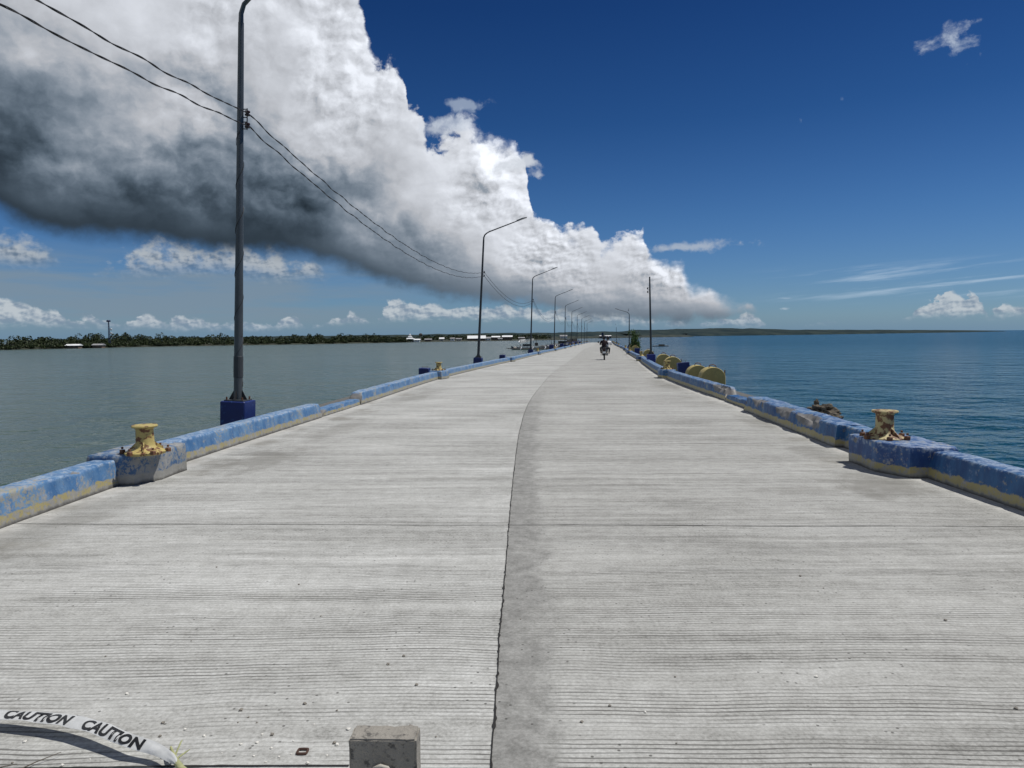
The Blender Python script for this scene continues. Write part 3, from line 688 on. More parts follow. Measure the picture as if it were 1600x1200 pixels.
for i, t in enumerate(PT):
    if i == 0:
        o = lamp(True, 7.42, 2.4, .95, spiral=True, rbase=.078, rtop=.048)
        tag(o, 'tall weathered grey lamp post nearest on the left, a wire wound round its shaft', 'lamp post', GL)
    elif i == 1:
        o = second = lamp(True, 7.75, 2.45, 1.1, M_pole2, (.5, .5)); tag(o, 'second lamp post on the left, dark and leaning over the road', 'lamp post', GL)
    else:
        o = copy_tree(second) if i > 1 else o
        tag(o, 'dark bent arm lamp post, %s in the receding left row' % (['third', 'fourth', 'fifth', 'sixth', 'seventh', 'eighth', 'ninth', 'tenth'][i-2]), 'lamp post', GL)
    o.location = P(t-5.42*slope(t), -HW-.92); o.rotation_euler = (0, R(leans[i]), heading(t))
    if i > 1: o.scale = (1, 1, [0, 0, 1, .98, .985, .985, 1.0, 1.0, .98, .98][i])
    pole_pos.append(o)
# right side
o = lamp(True, 5.45, arm_on=False, m=M_pole2, pl=(.5, .62), side=-1, rbase=.06, rtop=.04)
for c in [k for k in bpy.data.objects if k.parent == o and k.name.startswith('plinth')]: c.data.materials[0] = M_plinth_r
o.location = P(43, HW+.42); o.rotation_euler = (0, R(-1.2), heading(43))
tag(o, 'armless dark post on a blue plinth by the yellow fenders on the right', 'post')
for c in [k for k in bpy.data.objects if k.parent == o and k.name.startswith('insulator_bracket')]: c.location.z = -1.1
o = lamp(False, 4.95, 1.95, .75, M_pole, side=-1); o.location = P(100, HW+.75); o.rotation_euler = (0, 0, heading(100))
tag(o, 'lone arm lamp post on the right side, reaching left over the road by the shrub', 'lamp post')
o = lamp(False, 5.0, arm_on=False, m=M_pole2, side=-1, rbase=.07, rtop=.05); o.location = P(200, HW+.8); o.rotation_euler = (0, R(-1.5), heading(200))
tag(o, 'thin bare far post between the motorcycle and the lone arm lamp post', 'post')

# stub plinths without posts
def stub(side, t, off, w, h, m, label, tilt=0):
    b = MB(); b.box((0, 0, h/2-.3), (w, w*.95, h+.6), ch=.02)
    o = b.build('stub_plinth', m); o.location = P(t, side*(HW+off)); o.rotation_euler = (R(tilt*.5), R(tilt), heading(t)); tag(o, label, 'plinth', 'blue plinths without a post')
    q = MB()
    for k in range(3): q.tube([(-.1+.1*k, .02*k, h-.02), (-.09+.1*k, .02*k, h+.05+.02*k), (-.05+.1*k, .0, h+.07)], .008, 5)
    q.build('rebar', M_rust, o)
stub(-1, 29.2, .85, .42, .42, M_plinth, 'dark blue plinth without a post between the broken kerb and the second left bollard', 2)
stub(1, 29.0, .82, .46, .60, M_plinth, 'blue plinth without a post between two pairs of yellow fenders on the right', -6)
stub(-1, 49.6, .6, .4, .5, M_plinth, 'small dark blue plinth just beyond the third lamp post plinth on the left')
stub(1, 71, .8, .5, .6, M_plinth, 'dark blue plinth on the right beside the green shrub')
for i, t in enumerate((95, 118, 148, 178, 208)):
    stub(-1, t, .7, .6, .8, M_plinth, 'far dark blue plinth on the left edge between the %s and %s lamp posts' % (['third', 'fourth', 'fifth', 'sixth', 'seventh'][i], ['fourth', 'fifth', 'sixth', 'seventh', 'eighth'][i]))

# ------------------------------------------------------------------ cables
def attach(i, k):
    o = pole_pos[i]; m = Matrix.Translation(o.location) @ Euler(o.rotation_euler).to_matrix().to_4x4() @ Matrix.Diagonal((*o.scale, 1))
    return m @ Vector((.13, 0, 5.35+(.27 if k == 0 else .06)))
prev = P(-17, -HW-.95, 5.75)
nm_ = ['upper', 'lower']
ORD = ['first', 'second', 'third', 'fourth', 'fifth', 'sixth', 'seventh', 'eighth', 'ninth', 'tenth']
for i in range(-1, 9):
    for k in (0, 1):
        a = attach(i, k) if i >= 0 else prev+Vector((.1, 0, -.2*k)); c = attach(i+1, k)
        sag = (1.0, .92, 1.0, 1.5, 1.25, 1.3, 1.2, 1.2, 1.2, 1.2)[i+1]+.05*k
        n = 300 if i < 1 else 60
        pts_ = []; side_ = (c-a).cross(Vector((0, 0, 1))).normalized()
        for j in range(n+1):
            u = j/n; p = a.lerp(c, u); p.z -= 4*sag*u*(1-u)
            wv = .012*math.sin(j*.55+k)*(1 if i < 1 else 0); p += side_*wv; p.z += .010*math.sin(j*.41+k*2)*(1 if i < 1 else 0); pts_.append(p)
        r0 = .0085 if i < 1 else .012
        if i < 1:
            for ph in (0, 1):
                pass
        b = MB()
        if i < 1:                                             # twisted pair
            for ph in (0, math.pi):
                b.tube([p+side_*.007*math.cos(j*.8+ph)+Vector((0, 0, .007*math.sin(j*.8+ph))) for j, p in enumerate(pts_)], .0068, 5)
        else: b.tube(pts_, r0, 5)
        o = b.build('power_cable', M_wire)
        lab = '%s sagging black cable coming from beyond the frame to the tall near lamp post' % nm_[k] if i < 0 else '%s sagging black cable from the %s to the %s left lamp post' % (nm_[k], ORD[i], ORD[i+1])
        tag(o, lab, 'cable', 'power cables strung between the lamp posts')

# ------------------------------------------------------------------ fenders on the right edge
def fender():
    r = empty('arched_fender', (0, 0, 0))
    b = MB(); n = 18; rad = .44; L = .34
    prof = [(-rad, -1.2), (-rad*1.0, 0)]+[(-rad*math.cos(math.pi*i/n), rad*math.sin(math.pi*i/n)*.92) for i in range(1, n)]+[(rad, 0), (rad, -1.2)]
    m = len(prof); vs = []
    for y, k in ((-L, .97), (-L+.02, 1), (L-.02, 1), (L, .97)): vs += [(x*k, y, z*k if z > 0 else z) for x, z in prof]
    fs = [tuple(range(m)), tuple(range(4*m-1, 3*m-1, -1))]
    for q in range(3):
        for i in range(m): j = (i+1) % m; fs.append((q*m+j, q*m+i, q*m+m+i, q*m+m+j))
    b.add(vs, fs); autosmooth(b.build('block', M_fend, r))
    b = MB(); b.box((rad*.985, -.2, .02), (.03, .06, .55)); b.build('edge_strip', M_rust, r)
    b = MB(); b.tube([(-.12, -.1, .38), (-.1, -.1, .47), (.02, -.1, .5), (.12, -.1, .46), (.14, -.1, .37)], .018, 6); b.build('lifting_eye', M_rust, r)
    return r
f0 = fender()
fl = ['nearest pale yellow arched fender outside the right kerb, rusty seam on its edge', 'second pale yellow arched fender from the camera, half hidden by the nearest one',
      'yellow arched fender between the blue stub plinth and the armless post', 'yellow arched fender just beyond and partly behind the armless post plinth',
      'brownish yellow arched fender just beyond the armless post on the right', 'yellow arched fender at the foot of the green shrub', 'yellow arched fender past the green shrub, farther than the others']
for i, (t, off, z, sc) in enumerate([(24.2, 1.02, 0.23, 1), (26.9, 1.0, 0.20, 1), (35.6, 1.0, 0.28, 1.05), (41.3, 1.0, 0.28, 1.05), (56, .95, .32, 1.0), (79, .9, .35, 1.1), (92, .9, .4, 1.0)]):
    o = f0 if i == 0 else copy_tree(f0)
    o.location = P(t, HW+off, z); o.rotation_euler = (0, 0, heading(t)); sc *= .9; o.scale = (sc, sc, sc); tag(o, fl[i], 'fender', 'arched fenders outside the right kerb')

# ------------------------------------------------------------------ rubble behind the right kerb
def lump(name, loc, sx, sy, sz, m, seed, sub=3, parent=None, amp=.5):
    bm = bmesh.new(); bmesh.ops.create_icosphere(bm, subdivisions=sub, radius=1)
    for v_ in bm.verts:
        q = v_.co*1.3+Vector((seed*3.1, seed, 0)); k = 1+amp*mn.noise(q)+amp*.35*mn.noise(q*3.1)
        v_.co = Vector((v_.co.x*sx*k, v_.co.y*sy*k, v_.co.z*sz*k))
    me = bpy.data.meshes.new(name); bm.to_mesh(me); bm.free(); me.materials.append(m)
    o = bpy.data.objects.new(name, me); COL.objects.link(o); o.location = loc
    if parent: o.parent = parent
    return o
o = lump('concrete_rubble', P(12.5, HW+.42, .29), .15, .42, .12, M_rubble, 4, 4, amp=.9)
tag(o, 'long brown lump of crumbled concrete lying outside the chipped right kerb', 'rubble')
o = lump('broken_stone', P(12.75, HW+.42, .41), .035, .04, .06, M_rubble, 8, 3, amp=.9)
tag(o, 'small upright stone perched on top of the brown rubble lump on the right', 'stone')
o = lump('broken_stone', P(11.8, HW+.40, .28), .09, .2, .04, M_rubble, 5, 3, amp=.9)
tag(o, 'low crumbs of stone tapering off at the near end of the brown rubble', 'stone')

# ------------------------------------------------------------------ foreground block, tape, chips
def block():
    r = empty('concrete_block', (-.452, 2.375, -SL*2.37), R(-1.5))
    w, d, h = .232, .088, .225; n = 26; v = []; f = []
    bm = bmesh.new(); bmesh.ops.create_cube(bm, size=1)
    bmesh.ops.bevel(bm, geom=bm.edges[:], offset=.03, segments=2, affect='EDGES')
    bmesh.ops.subdivide_edges(bm, edges=bm.edges[:], cuts=7, use_grid_fill=True)
    for v_ in bm.verts:
        p = Vector((v_.co.x*w, v_.co.y*d, (v_.co.z+.5)*h)); q = p*28
        k = .0028*mn.noise(q)+.0015*mn.noise(q*2.7)
        pit = max(0, mn.noise(Vector((p.x*16, p.y*16, 4)))-.25)*.02 if p.z > h*.97 else 0
        p += v_.normal*k if v_.normal.length else Vector(); p.z -= pit
        v_.co = p
    me = bpy.data.meshes.new('block'); bm.to_mesh(me); bm.free(); me.materials.append(M_conc)
    o = bpy.data.objects.new('block', me); COL.objects.link(o); o.parent = r; autosmooth(o, 40)
    b = MB(); pts_ = [(-.04, -.038, .10), (-.028, -.052, .128), (-.005, -.06, .140), (.018, -.06, .134), (.03, -.055, .112), (.02, -.05, .09)]
    b.tube(pts_, [.005, .006, .007, .007, .006, .005], 8); autosmooth(b.build('rope_loop', plain('frayed_pale_rope', (.42, .40, .35), .9, 0, .35, 40), r), 60)
    return tag(r, 'grey cast concrete block with a rope loop on its face at the bottom frame edge', 'concrete block')
block()

def tape():
    pth = [(-3.05, 2.78, .015), (-2.60, 2.84, .03), (-2.20, 2.84, .035), (-1.98, 2.81, .04), (-1.80, 2.765, .045), (-1.64, 2.70, .05), (-1.48, 2.62, .045), (-1.36, 2.58, .035), (-1.28, 2.535, .028), (-1.245, 2.51, .02)]
    tw = [6, 3, 0, 4, 10, 14, 26, 34, 30, 50]; wd = [.064]*5+[.060, .052, .044, .032, .012]
    n = 140; L = [0]
    for i in range(len(pth)-1): L.append(L[-1]+(Vector(pth[i+1])-Vector(pth[i])).length)
    def at(l):
        l = max(0, min(L[-1]-1e-6, l)); i = 0
        while L[i+1] < l: i += 1
        u = (l-L[i])/(L[i+1]-L[i]); a = [Vector(pth[max(0, min(len(pth)-1, i+k))]) for k in (-1, 0, 1, 2)]
        p = .5*((2*a[1])+(a[2]-a[0])*u+(2*a[0]-5*a[1]+4*a[2]-a[3])*u*u+(3*a[1]-a[0]-3*a[2]+a[3])*u**3)
        return p, (a[2]-a[0]).normalized(), tw[i]+(tw[min(i+1, 9)]-tw[i])*u, wd[i]+(wd[min(i+1, 9)]-wd[i])*u
    def surf(l, w, off=0.0):                                 # w in -.5...5 across the tape
        p, d, a, ww = at(l); sidev = Vector((d.y, -d.x, 0)).normalized(); up = Vector((0, 0, 1))
        c_ = math.cos(R(a)); s_ = math.sin(R(a)); ac = -sidev*c_+up*s_; nn = d.cross(ac).normalized()
        if nn.z < 0: nn = -nn
        curl = .004*(1-(2*w)**2)+.0014*math.sin(l*34+w*5)+.004*mn.noise(Vector((l*14, w*2.5, 0)))
        return p+ac*(w*ww)+nn*(curl+off)
    v = []; f = []; m = 9
    for off in (0, -.0006):
        for i in range(n+1):
            for j in range(m): v.append(surf(L[-1]*i/n, j/(m-1)-.5, off))
    N = (n+1)*m
    for i in range(n):
        for j in range(m-1):
            k = i*m+j; f.append((k, k+1, k+1+m, k+m)); f.append((N+k, N+k+m, N+k+1+m, N+k+1))
    mt_, b, bs = mat('white_plastic_tape'); bs.inputs['Base Color'].default_value = (.70, .71, .72, 1); bs.inputs['Roughness'].default_value = .3
    nn = b.noise(b.new('ShaderNodeTexCoord').outputs['Object'], 25, 4, .6); bump(b, bs, nn, .3, .01)
    b.put(bs.inputs['Base Color'], b.mix(nn, (.40, .41, .40), (.64, .65, .64)))
    o = link('warning_tape', v, f, mt_, smooth=True); tag(o, 'white tape lettered CAUTION in black, curling over grooved concrete in the lower left corner', 'tape')
    ink = plain('black_ink', (.012, .012, .012), .4, 0, .1)
    l0 = .12
    for k in range(4):
        cu = bpy.data.curves.new('letters', 'FONT'); cu.body = 'CAUTION'; cu.size = .050; cu.space_character = 1.02; cu.offset = .0022
        to = bpy.data.objects.new('letters_source', cu); COL.objects.link(to)
        bpy.context.view_layer.update()
        me = bpy.data.meshes.new_from_object(to.evaluated_get(bpy.context.evaluated_depsgraph_get()))
        bpy.data.objects.remove(to)
        bm = bmesh.new(); bm.from_mesh(me); bmesh.ops.triangulate(bm, faces=bm.faces[:]); bmesh.ops.subdivide_edges(bm, edges=[e for e in bm.edges if e.calc_length() > .008], cuts=2)
        for v_ in bm.verts: v_.co = surf(l0+v_.co.x*1.45, (v_.co.y-.018)/.046*.98, .0016)
        bm.to_mesh(me); bm.free(); me.materials.append(ink)
        q = bpy.data.objects.new('lettering', me); COL.objects.link(q); q.parent = o
        l0 += .41
tape()
b = MB(); b.tube([(-1.31, 2.60, .03), (-1.27, 2.54, .02), (-1.22, 2.49, .012), (-1.15, 2.44, .008)], [.004, .011, .013, .012], 7)
b.tube([(-1.275, 2.56, .02), (-1.27, 2.60, .05), (-1.266, 2.605, .055)], [.004, .003, .001], 5)
b.tube([(-1.26, 2.54, .02), (-1.235, 2.57, .03), (-1.225, 2.575, .035)], [.004, .003, .001], 5)
tag(autosmooth(b.build('dry_stalk', plain('pale_green_stalk', (.35, .36, .18), .7, 0, .4, 30)), 60), 'pale green knotted stalk where the white tape is tied off', 'stalk')
M_twig = plain('twig', (.09, .07, .05), .9, 0, .4, 30)
for (a, c_, lab) in [((-1.98, 2.50), (-1.86, 2.545), 'short dark dry twig leftmost below the white tape'), ((-1.86, 2.50), (-1.74, 2.62), 'long thin dry twig on the concrete below the middle of the white tape')]:
    b = MB(); b.tube([(a[0], a[1], -.010), ((a[0]+c_[0])/2, (a[1]+c_[1])/2+.01, -.004), (c_[0], c_[1], .002)], [.0022, .002, .001], 5); tag(b.build('dry_twig', M_twig), lab, 'twig')
b = MB(); ring = []
for i in range(24):
    a = 2*math.pi*i/24; k = 1/max(abs(math.cos(a)), abs(math.sin(a)))**.7; ring.append((.019*k*math.cos(a)-.82, 2.632+.016*k*math.sin(a), -.012))
b.tube(ring+[ring[0]], .005, 6, cap=False); tag(b.build('steel_ring', plain('dark_rust', (.06, .03, .02), .8, 0, .5, 60)), 'small rusty square ring lying left of the grey concrete block', 'ring')
GW = 'white coral chips scattered on the concrete in the foreground'; GD = 'dark stone chips scattered on the concrete in the foreground'
wp = [(-1.02, 2.76), (-.42-.6, 2.7), (-.95, 2.66), (-1.13, 2.63), (-.88, 2.71), (-.86, 2.62), (-.90, 2.60), (-.83, 2.83), (-1.25, 2.75), (-1.35, 2.80), (-.68, 2.79), (-.70, 2.68), (-.72, 2.61), (-1.0, 2.61), (-.94, 2.57), (-.78, 2.56), (-1.08, 2.69), (-1.62, 2.60), (-1.7, 2.56), (-2.1, 2.62), (-2.2, 2.55), (-1.95, 2.72), (-.55, 2.75), (.55, 2.9), (-1.75, 3.1), (1.4, 3.2)]
base_chip = [lump('coral_chip', (0, 0, 0), .008, .007, .005, M_shell, k+1, 2) for k in range(3)]
dark_chip = [lump('stone_chip', (0, 0, 0), .006, .006, .004, M_stone, k+5, 2) for k in range(2)]
for i, (x_, y_) in enumerate(wp):
    o = base_chip[i] if i < 3 else base_chip[i % 3].copy()
    if i >= 3: COL.objects.link(o)
    sc = rnd.uniform(.4, 1.15); o.location = (x_, y_, -SL*y_+.003*sc); o.scale = (sc, sc, sc); o.rotation_euler.z = rnd.uniform(0, 6)
    tag(o, 'tiny white coral chip lying loose on the grooved concrete near the bottom of the picture', 'coral chip', GW)
for i in range(34):
    o = dark_chip[i] if i < 2 else dark_chip[i % 2].copy()
    if i >= 2: COL.objects.link(o)
    x_ = rnd.uniform(-2.2, 2.6) if i > 12 else rnd.uniform(-1.5, -.6); y_ = rnd.uniform(2.55, 3.0) if i < 20 else rnd.uniform(2.9, 5)
    sc = rnd.uniform(.6, 1.5); o.location = (x_, y_, -SL*y_+.003*sc); o.scale = (sc, sc, sc); o.rotation_euler.z = rnd.uniform(0, 6)
    tag(o, 'tiny dark stone chip lying loose on the grooved concrete in the foreground', 'stone chip', GD)

# ------------------------------------------------------------------ foliage
def leaf_mat(name, c1, c2):
    m, b, bs = mat(name); po = b.new('ShaderNodeNewGeometry')
    n = b.noise(po.outputs['Position'], NS.get(name, .15), 4, .6)
    ri = po.outputs['Random Per Island']
    c = b.mix(b.ss(n, .35, .65), c1, c2); c = b.mix(b.mul(ri, .5), c, tuple(k*1.5 for k in c2))
    b.put(bs.inputs['Base Color'], c); bs.inputs['Roughness'].default_value = .6; bs.inputs['Specular IOR Level'].default_value = .25
    return m
NS = {'shrub_leaves': 1.5}
M_leaf = leaf_mat('shrub_leaves', (.02, .05, .012), (.07, .12, .03))
M_mang = leaf_mat('mangrove_leaves', (.009, .018, .007), (.034, .046, .014))
M_palm = leaf_mat('palm_leaves', (.012, .02, .009), (.03, .04, .015))
M_bark = plain('bark', (.10, .08, .06), .9, 0, .3, 5)
M_land = plain('low_shore', (.025, .03, .017), .95, 0, .4, .05, (.05, .045, .032), .35)
def leaves(pts_, size, rng):
    v = []; f = []
    for p in pts_:
        d = Vector((rng.gauss(0, 1), rng.gauss(0, 1), rng.gauss(0, .6))).normalized(); e = d.orthogonal().normalized(); g = d.cross(e)
        s_ = size*rng.uniform(.6, 1.4); k = len(v); a = rng.uniform(0, 6.28); e, g = e*math.cos(a)+g*math.sin(a), g*math.cos(a)-e*math.sin(a)
        v += [p-e*s_*.5, p+g*s_*.32, p+e*s_*.5, p-g*s_*.32]; f.append((k, k+1, k+2, k+3))
    return v, f
def shrub():
    rng = random.Random(4); t = 84; r = empty('shrub', P(t, HW+.98, 0), heading(t))
    b = MB(); lv = []
    b.tube([(0, 0, -.3), (.03, 0, .5), (0, .05, 1.2), (-.05, .05, 1.8)], [.06, .05, .035, .015], 7)
    for k in range(22):
        z = rng.uniform(.2, 2.0); a = rng.uniform(0, 6.28); L = (1.05-.42*z)*rng.uniform(.35, 1.0)
        e = Vector((math.cos(a)*L*.8, math.sin(a)*L*.8, z+L*.45)); b.tube([(0, .03, z-.1), e*.5+Vector((0, 0, z*.5)), e], [.02, .012, .005], 5)
        for j in range(5):
            c_ = e*rng.uniform(.5, 1.08)+Vector((0, 0, z*.25*rng.random()-.1))
            for q in range(26): lv.append(c_+Vector((rng.gauss(0, .16), rng.gauss(0, .16), rng.gauss(0, .13))))
    b.tube([(-.5, 0, 1.5), (-.62, 0, 2.0), (-.66, 0, 2.3)], [.015, .01, .006], 5)
    for q in range(60): lv.append(Vector((-.64+rng.gauss(0, .07), rng.gauss(0, .07), 2.2+rng.gauss(0, .14))))
    b.build('trunk', M_bark, r); v, f = leaves(lv, .13, rng); link('crown', v, f, M_leaf, r)
    tag(r, 'bushy green shrub growing outside the right kerb beside the arched fenders', 'shrub')
shrub()

# left shore
SH = [(-700, 330), (-420, 380), (-297, 414), (-284, 445), (-275, 452), (-265, 492), (-225, 530), (-163, 568), (-120, 615), (-93, 649)]
def shore_pt(u):
    q = u*(len(SH)-1); i = min(int(q), len(SH)-2); k = q-i
    return Vector((SH[i][0]*(1-k)+SH[i+1][0]*k, SH[i][1]*(1-k)+SH[i+1][1]*k, -4.42))
def land():
    v = []; f = []
    n = 60
    for i in range(n+1):
        p = shore_pt(i/n); j = 3*mn.noise(Vector((i*.7, 0, 0)))
        v += [p+Vector((0, j, -.3)), p+Vector((-2, 6+j, .9)), p+Vector((-30, 140, 1.3)), p+Vector((-60, 330, 1.5))]
    for i in range(n):
        for q in range(3): k = i*4+q; f.append((k, k+4, k+5, k+1))
    struct(link('left_shore_land', v, f, M_land, smooth=True))
    v = []; f = []; XS = np.linspace(-100, 60, 50)
    for x_ in XS:
        y0 = 655+(x_+100)*.62+6*mn.noise(Vector((x_*.05, 2, 0)))
        v += [(x_, y0, -4.7), (x_, y0+6, -3.9), (x_, y0+60, -3.3), (x_, y0+330, -3.0)]
    for i in range(len(XS)-1):
        for q in range(3): k = i*4+q; f.append((k, k+4, k+5, k+1))
    struct(link('village_shore_land', v, f, M_land, smooth=True))
land()
def forest():
    rng = random.Random(11); v = []; f = []
    def crown(c_, rx, rz, n, size):
        pp = []
        for q in range(n):
            a = rng.uniform(0, 6.28); z = rng.uniform(-1, 1); rr = math.sqrt(max(0, 1-z*z))*rng.uniform(.75, 1.08)
            pp.append(Vector((c_.x+math.cos(a)*rr*rx, c_.y+math.sin(a)*rr*rx, c_.z+z*rz)))
        a_, b_ = leaves(pp, size, rng); k = len(v); v.extend(a_); f.extend([tuple(i+k for i in q) for q in b_])
    for i in range(950):
        u = rng.random()**.9; p = shore_pt(.08+.92*u); dep = rng.random()**1.6; far = dep*60
        p += Vector((-far*.35, 5+far, .8)); fr = 1-dep
        tall = 5.4+2.2*mn.noise(Vector((p.x*.03, p.y*.03, 0)))+(1.6 if u > .3 and u < .55 else 0)
        if u > .93: tall *= .75
        hgt_ = (1.6+dep*tall*.92)*rng.uniform(.7, 1.15)
        rx = rng.uniform(1.6, 3.4); crown(p+Vector((0, 0, hgt_*.62)), rx, hgt_*.52, 80, 1.15)
    for i in range(260):                                     # behind the village and along the far inlet
        x_ = rng.uniform(-95, 45); y_ = 700+(x_+100)*.62+rng.uniform(10, 70); hh = rng.uniform(2.5, 5.5)
        crown(Vector((x_, y_, -3.5+hh*.55)), rng.uniform(2.5, 5), hh*.5, 30, 1.5)
    o = link('mangrove_forest', v, f, M_mang); o['kind'] = 'stuff'
forest()
def palm(loc, h, seed, label):
    rng = random.Random(seed); r = empty('palm_tree', loc)
    b = MB(); tip = Vector((rng.uniform(-.6, .6), 0, h)); b.tube([(0, 0, -.5), tip*.5+Vector((.15, 0, 0)), tip], [.22, .16, .12], 6); b.build('trunk', M_bark, r)
    v = []; f = []
    for k in range(13):
        a = k*6.28/13+rng.uniform(-.2, .2); L = rng.uniform(1.3, 1.9); up = rng.uniform(.2, .9); w = .38
        for j in range(4):
            def q(u): return tip+Vector((math.cos(a)*L*u, math.sin(a)*L*u, up*L*u-1.1*L*u*u*.8))
            p0, p1 = q(j/4), q((j+1)/4); s_ = Vector((-math.sin(a), math.cos(a), 0)); w0, w1 = w*(1-j/4*.7), w*(1-(j+1)/4*.7); kk = len(v)
            v += [p0, p1, p1+s_*w1-Vector((0, 0, w1*.6)), p0+s_*w0-Vector((0, 0, w0*.6)), p1-s_*w1-Vector((0, 0, w1*.6)), p0-s_*w0-Vector((0, 0, w0*.6))]
            f += [(kk, kk+1, kk+2, kk+3), (kk+1, kk, kk+5, kk+4)]
    link('crown', v, f, M_palm, r); tag(r, label, 'palm tree', 'palm trees on the left shore')
for i, (u, dep, h, lab) in enumerate([(.555, 30, 7.6, 'palm tree above the mangroves just right of the lattice mast'), (.60, 26, 7.8, 'palm tree standing out of the mangroves left of the tall near lamp post'), (.66, 30, 8.0, 'tallest palm tree in the mangroves between the mast and the near lamp post'),
        (.80, 26, 7.2, 'palm tree on the left shore right of the near lamp post'), (.88, 24, 6.6, 'palm tree midway along the shore between near lamp post and village'), (.97, 16, 5.8, 'palm tree at the left end of the waterside village')]):
    p = shore_pt(u)+Vector((-dep*.3, dep+5, .8)); palm(p, h*.88, 20+i, lab)

# hills
def hills(name, xs, yf, topf, base, mat_, dep, seed):
    v = []; f = []
    for x_ in xs:
        y0 = yf(x_); tp = topf(x_)
        for k, (dy, hz) in enumerate([(0, 0), (.06, .25), (.3, .55), (.65, .85), (1, 1.0), (1.5, .8)]):
            y_ = y0+dy*dep; sc = y_/1110
            z = base+(tp-base)*hz + (0 if k == 0 else (tp-base)*(.16*mn.noise(Vector((x_*.02, y_*.006, seed)))+.07*mn.noise(Vector((x_*.1, y_*.03, seed)))))
            v.append((x_*(1+dy*dep/y0*.0), y_, z))
    n = 6
    for i in range(len(xs)-1):
        for j in range(n-1): k = i*n+j; f.append((k, k+n, k+n+1, k+1))
    return struct(link(name, v, f, mat_, smooth=True))
m_h, b, bs = mat('distant_wooded_hills'); po = b.new('ShaderNodeNewGeometry').outputs['Position']
hn = b.noise(b.vm('MULTIPLY', po, (.03, .01, .25)), 1.0, 7, .65)
b.put(bs.inputs['Base Color'], b.mix(b.ss(hn, .35, .68), (.009, .021, .024), (.034, .048, .042))); bs.inputs['Roughness'].default_value = .95; bs.inputs['Specular IOR Level'].default_value = .1
hills('far_right_hills', np.linspace(215, 2300, 320), lambda x: float(np.interp(x, [215, 281, 727, 1400, 2300], [1080, 1300, 1615, 2255, 3300])),
      lambda x: float(np.interp(x, [215, 260, 300, 400, 560, 720, 760, 1000, 1500, 2300], [4.5, 6.5, 9.5, 12.5, 14.5, 12.5, 9.5, 8.5, 6.5, 4])), -4.5, m_h, 500, 1)
hills('far_left_hills', np.linspace(-700, 330, 200), lambda x: 1330-.1*abs(x), lambda x: float(np.interp(x, [-700, -250, -100, 50, 160, 330], [3, 4.0, 5.5, 6.0, 6.2, 7.5])), -4.5, m_h, 300, 6)
m_s, b, bs = mat('far_shore_green'); po = b.new('ShaderNodeNewGeometry').outputs['Position']
b.put(bs.inputs['Base Color'], b.mix(b.ss(b.noise(b.vm('MULTIPLY', po, (.08, .02, .5)), 1.0, 6, .6), .4, .65), (.007, .014, .008), (.028, .034, .018))); bs.inputs['Roughness'].default_value = .95
hills('far_middle_shore', np.linspace(20, 300, 140), lambda x: 880+(x-20)*1.05, lambda x: -1.2+1.2*mn.noise(Vector((x*.09, 0, 0))), -4.5, m_s, 60, 9)

# ------------------------------------------------------------------ village on the far shore
def house(loc, w, d, h, rise, roofm, wallm, label, over=.5, tiers=1, rz=0.0, kind='house', cat='house'):
    r = empty(kind, loc, rz)
    b = MB(); b.box((0, 0, h/2-.6), (w, d, h+1.2)); b.build('wall', wallm, r)
    z = h; ww, dd = w+over*2, d+over*2; b = MB()
    for k in range(tiers):
        x, y = ww/2, dd/2; sc = 0.35 if tiers > 1 and k < tiers-1 else 0
        rr = rise/tiers
        if tiers == 1:
            b.add([(-x, -y, z), (x, -y, z), (x, y, z), (-x, y, z), (-x, 0, z+rr), (x, 0, z+rr), (-x, -y, z-.12), (x, -y, z-.12), (x, y, z-.12), (-x, y, z-.12)],
                  [(0, 1, 5, 4), (2, 3, 4, 5), (0, 4, 3), (1, 2, 5), (6, 9, 8, 7), (6, 7, 1, 0), (7, 8, 2, 1), (8, 9, 3, 2), (9, 6, 0, 3)])
        else:
            X, Y = x*max(sc, .02), y*max(sc, .02)
            b.add([(-x, -y, z), (x, -y, z), (x, y, z), (-x, y, z), (-X, -Y, z+rr), (X, -Y, z+rr), (X, Y, z+rr), (-X, Y, z+rr)], [(0, 1, 5, 4), (1, 2, 6, 5), (2, 3, 7, 6), (3, 0, 4, 7), (0, 3, 2, 1), (4, 5, 6, 7)])
            b.box((0, 0, z+rr+.3), (X*1.7, Y*1.7, .8)); z += rr+.5; ww *= .52; dd *= .52
    b.build('roof', roofm, r)
    nw = max(1, int(w/2.2))
    for k in range(nw):
        b = MB(); b.box((-w/2+(k+.5)*w/nw, -d/2-.02, h*.5), (.9, .08, min(1.0, h*.4))); b.build('window', M_glass, r)
    return tag(r, label, cat)
def at_px(X, Y, z=-3.9): return (X, Y, z)
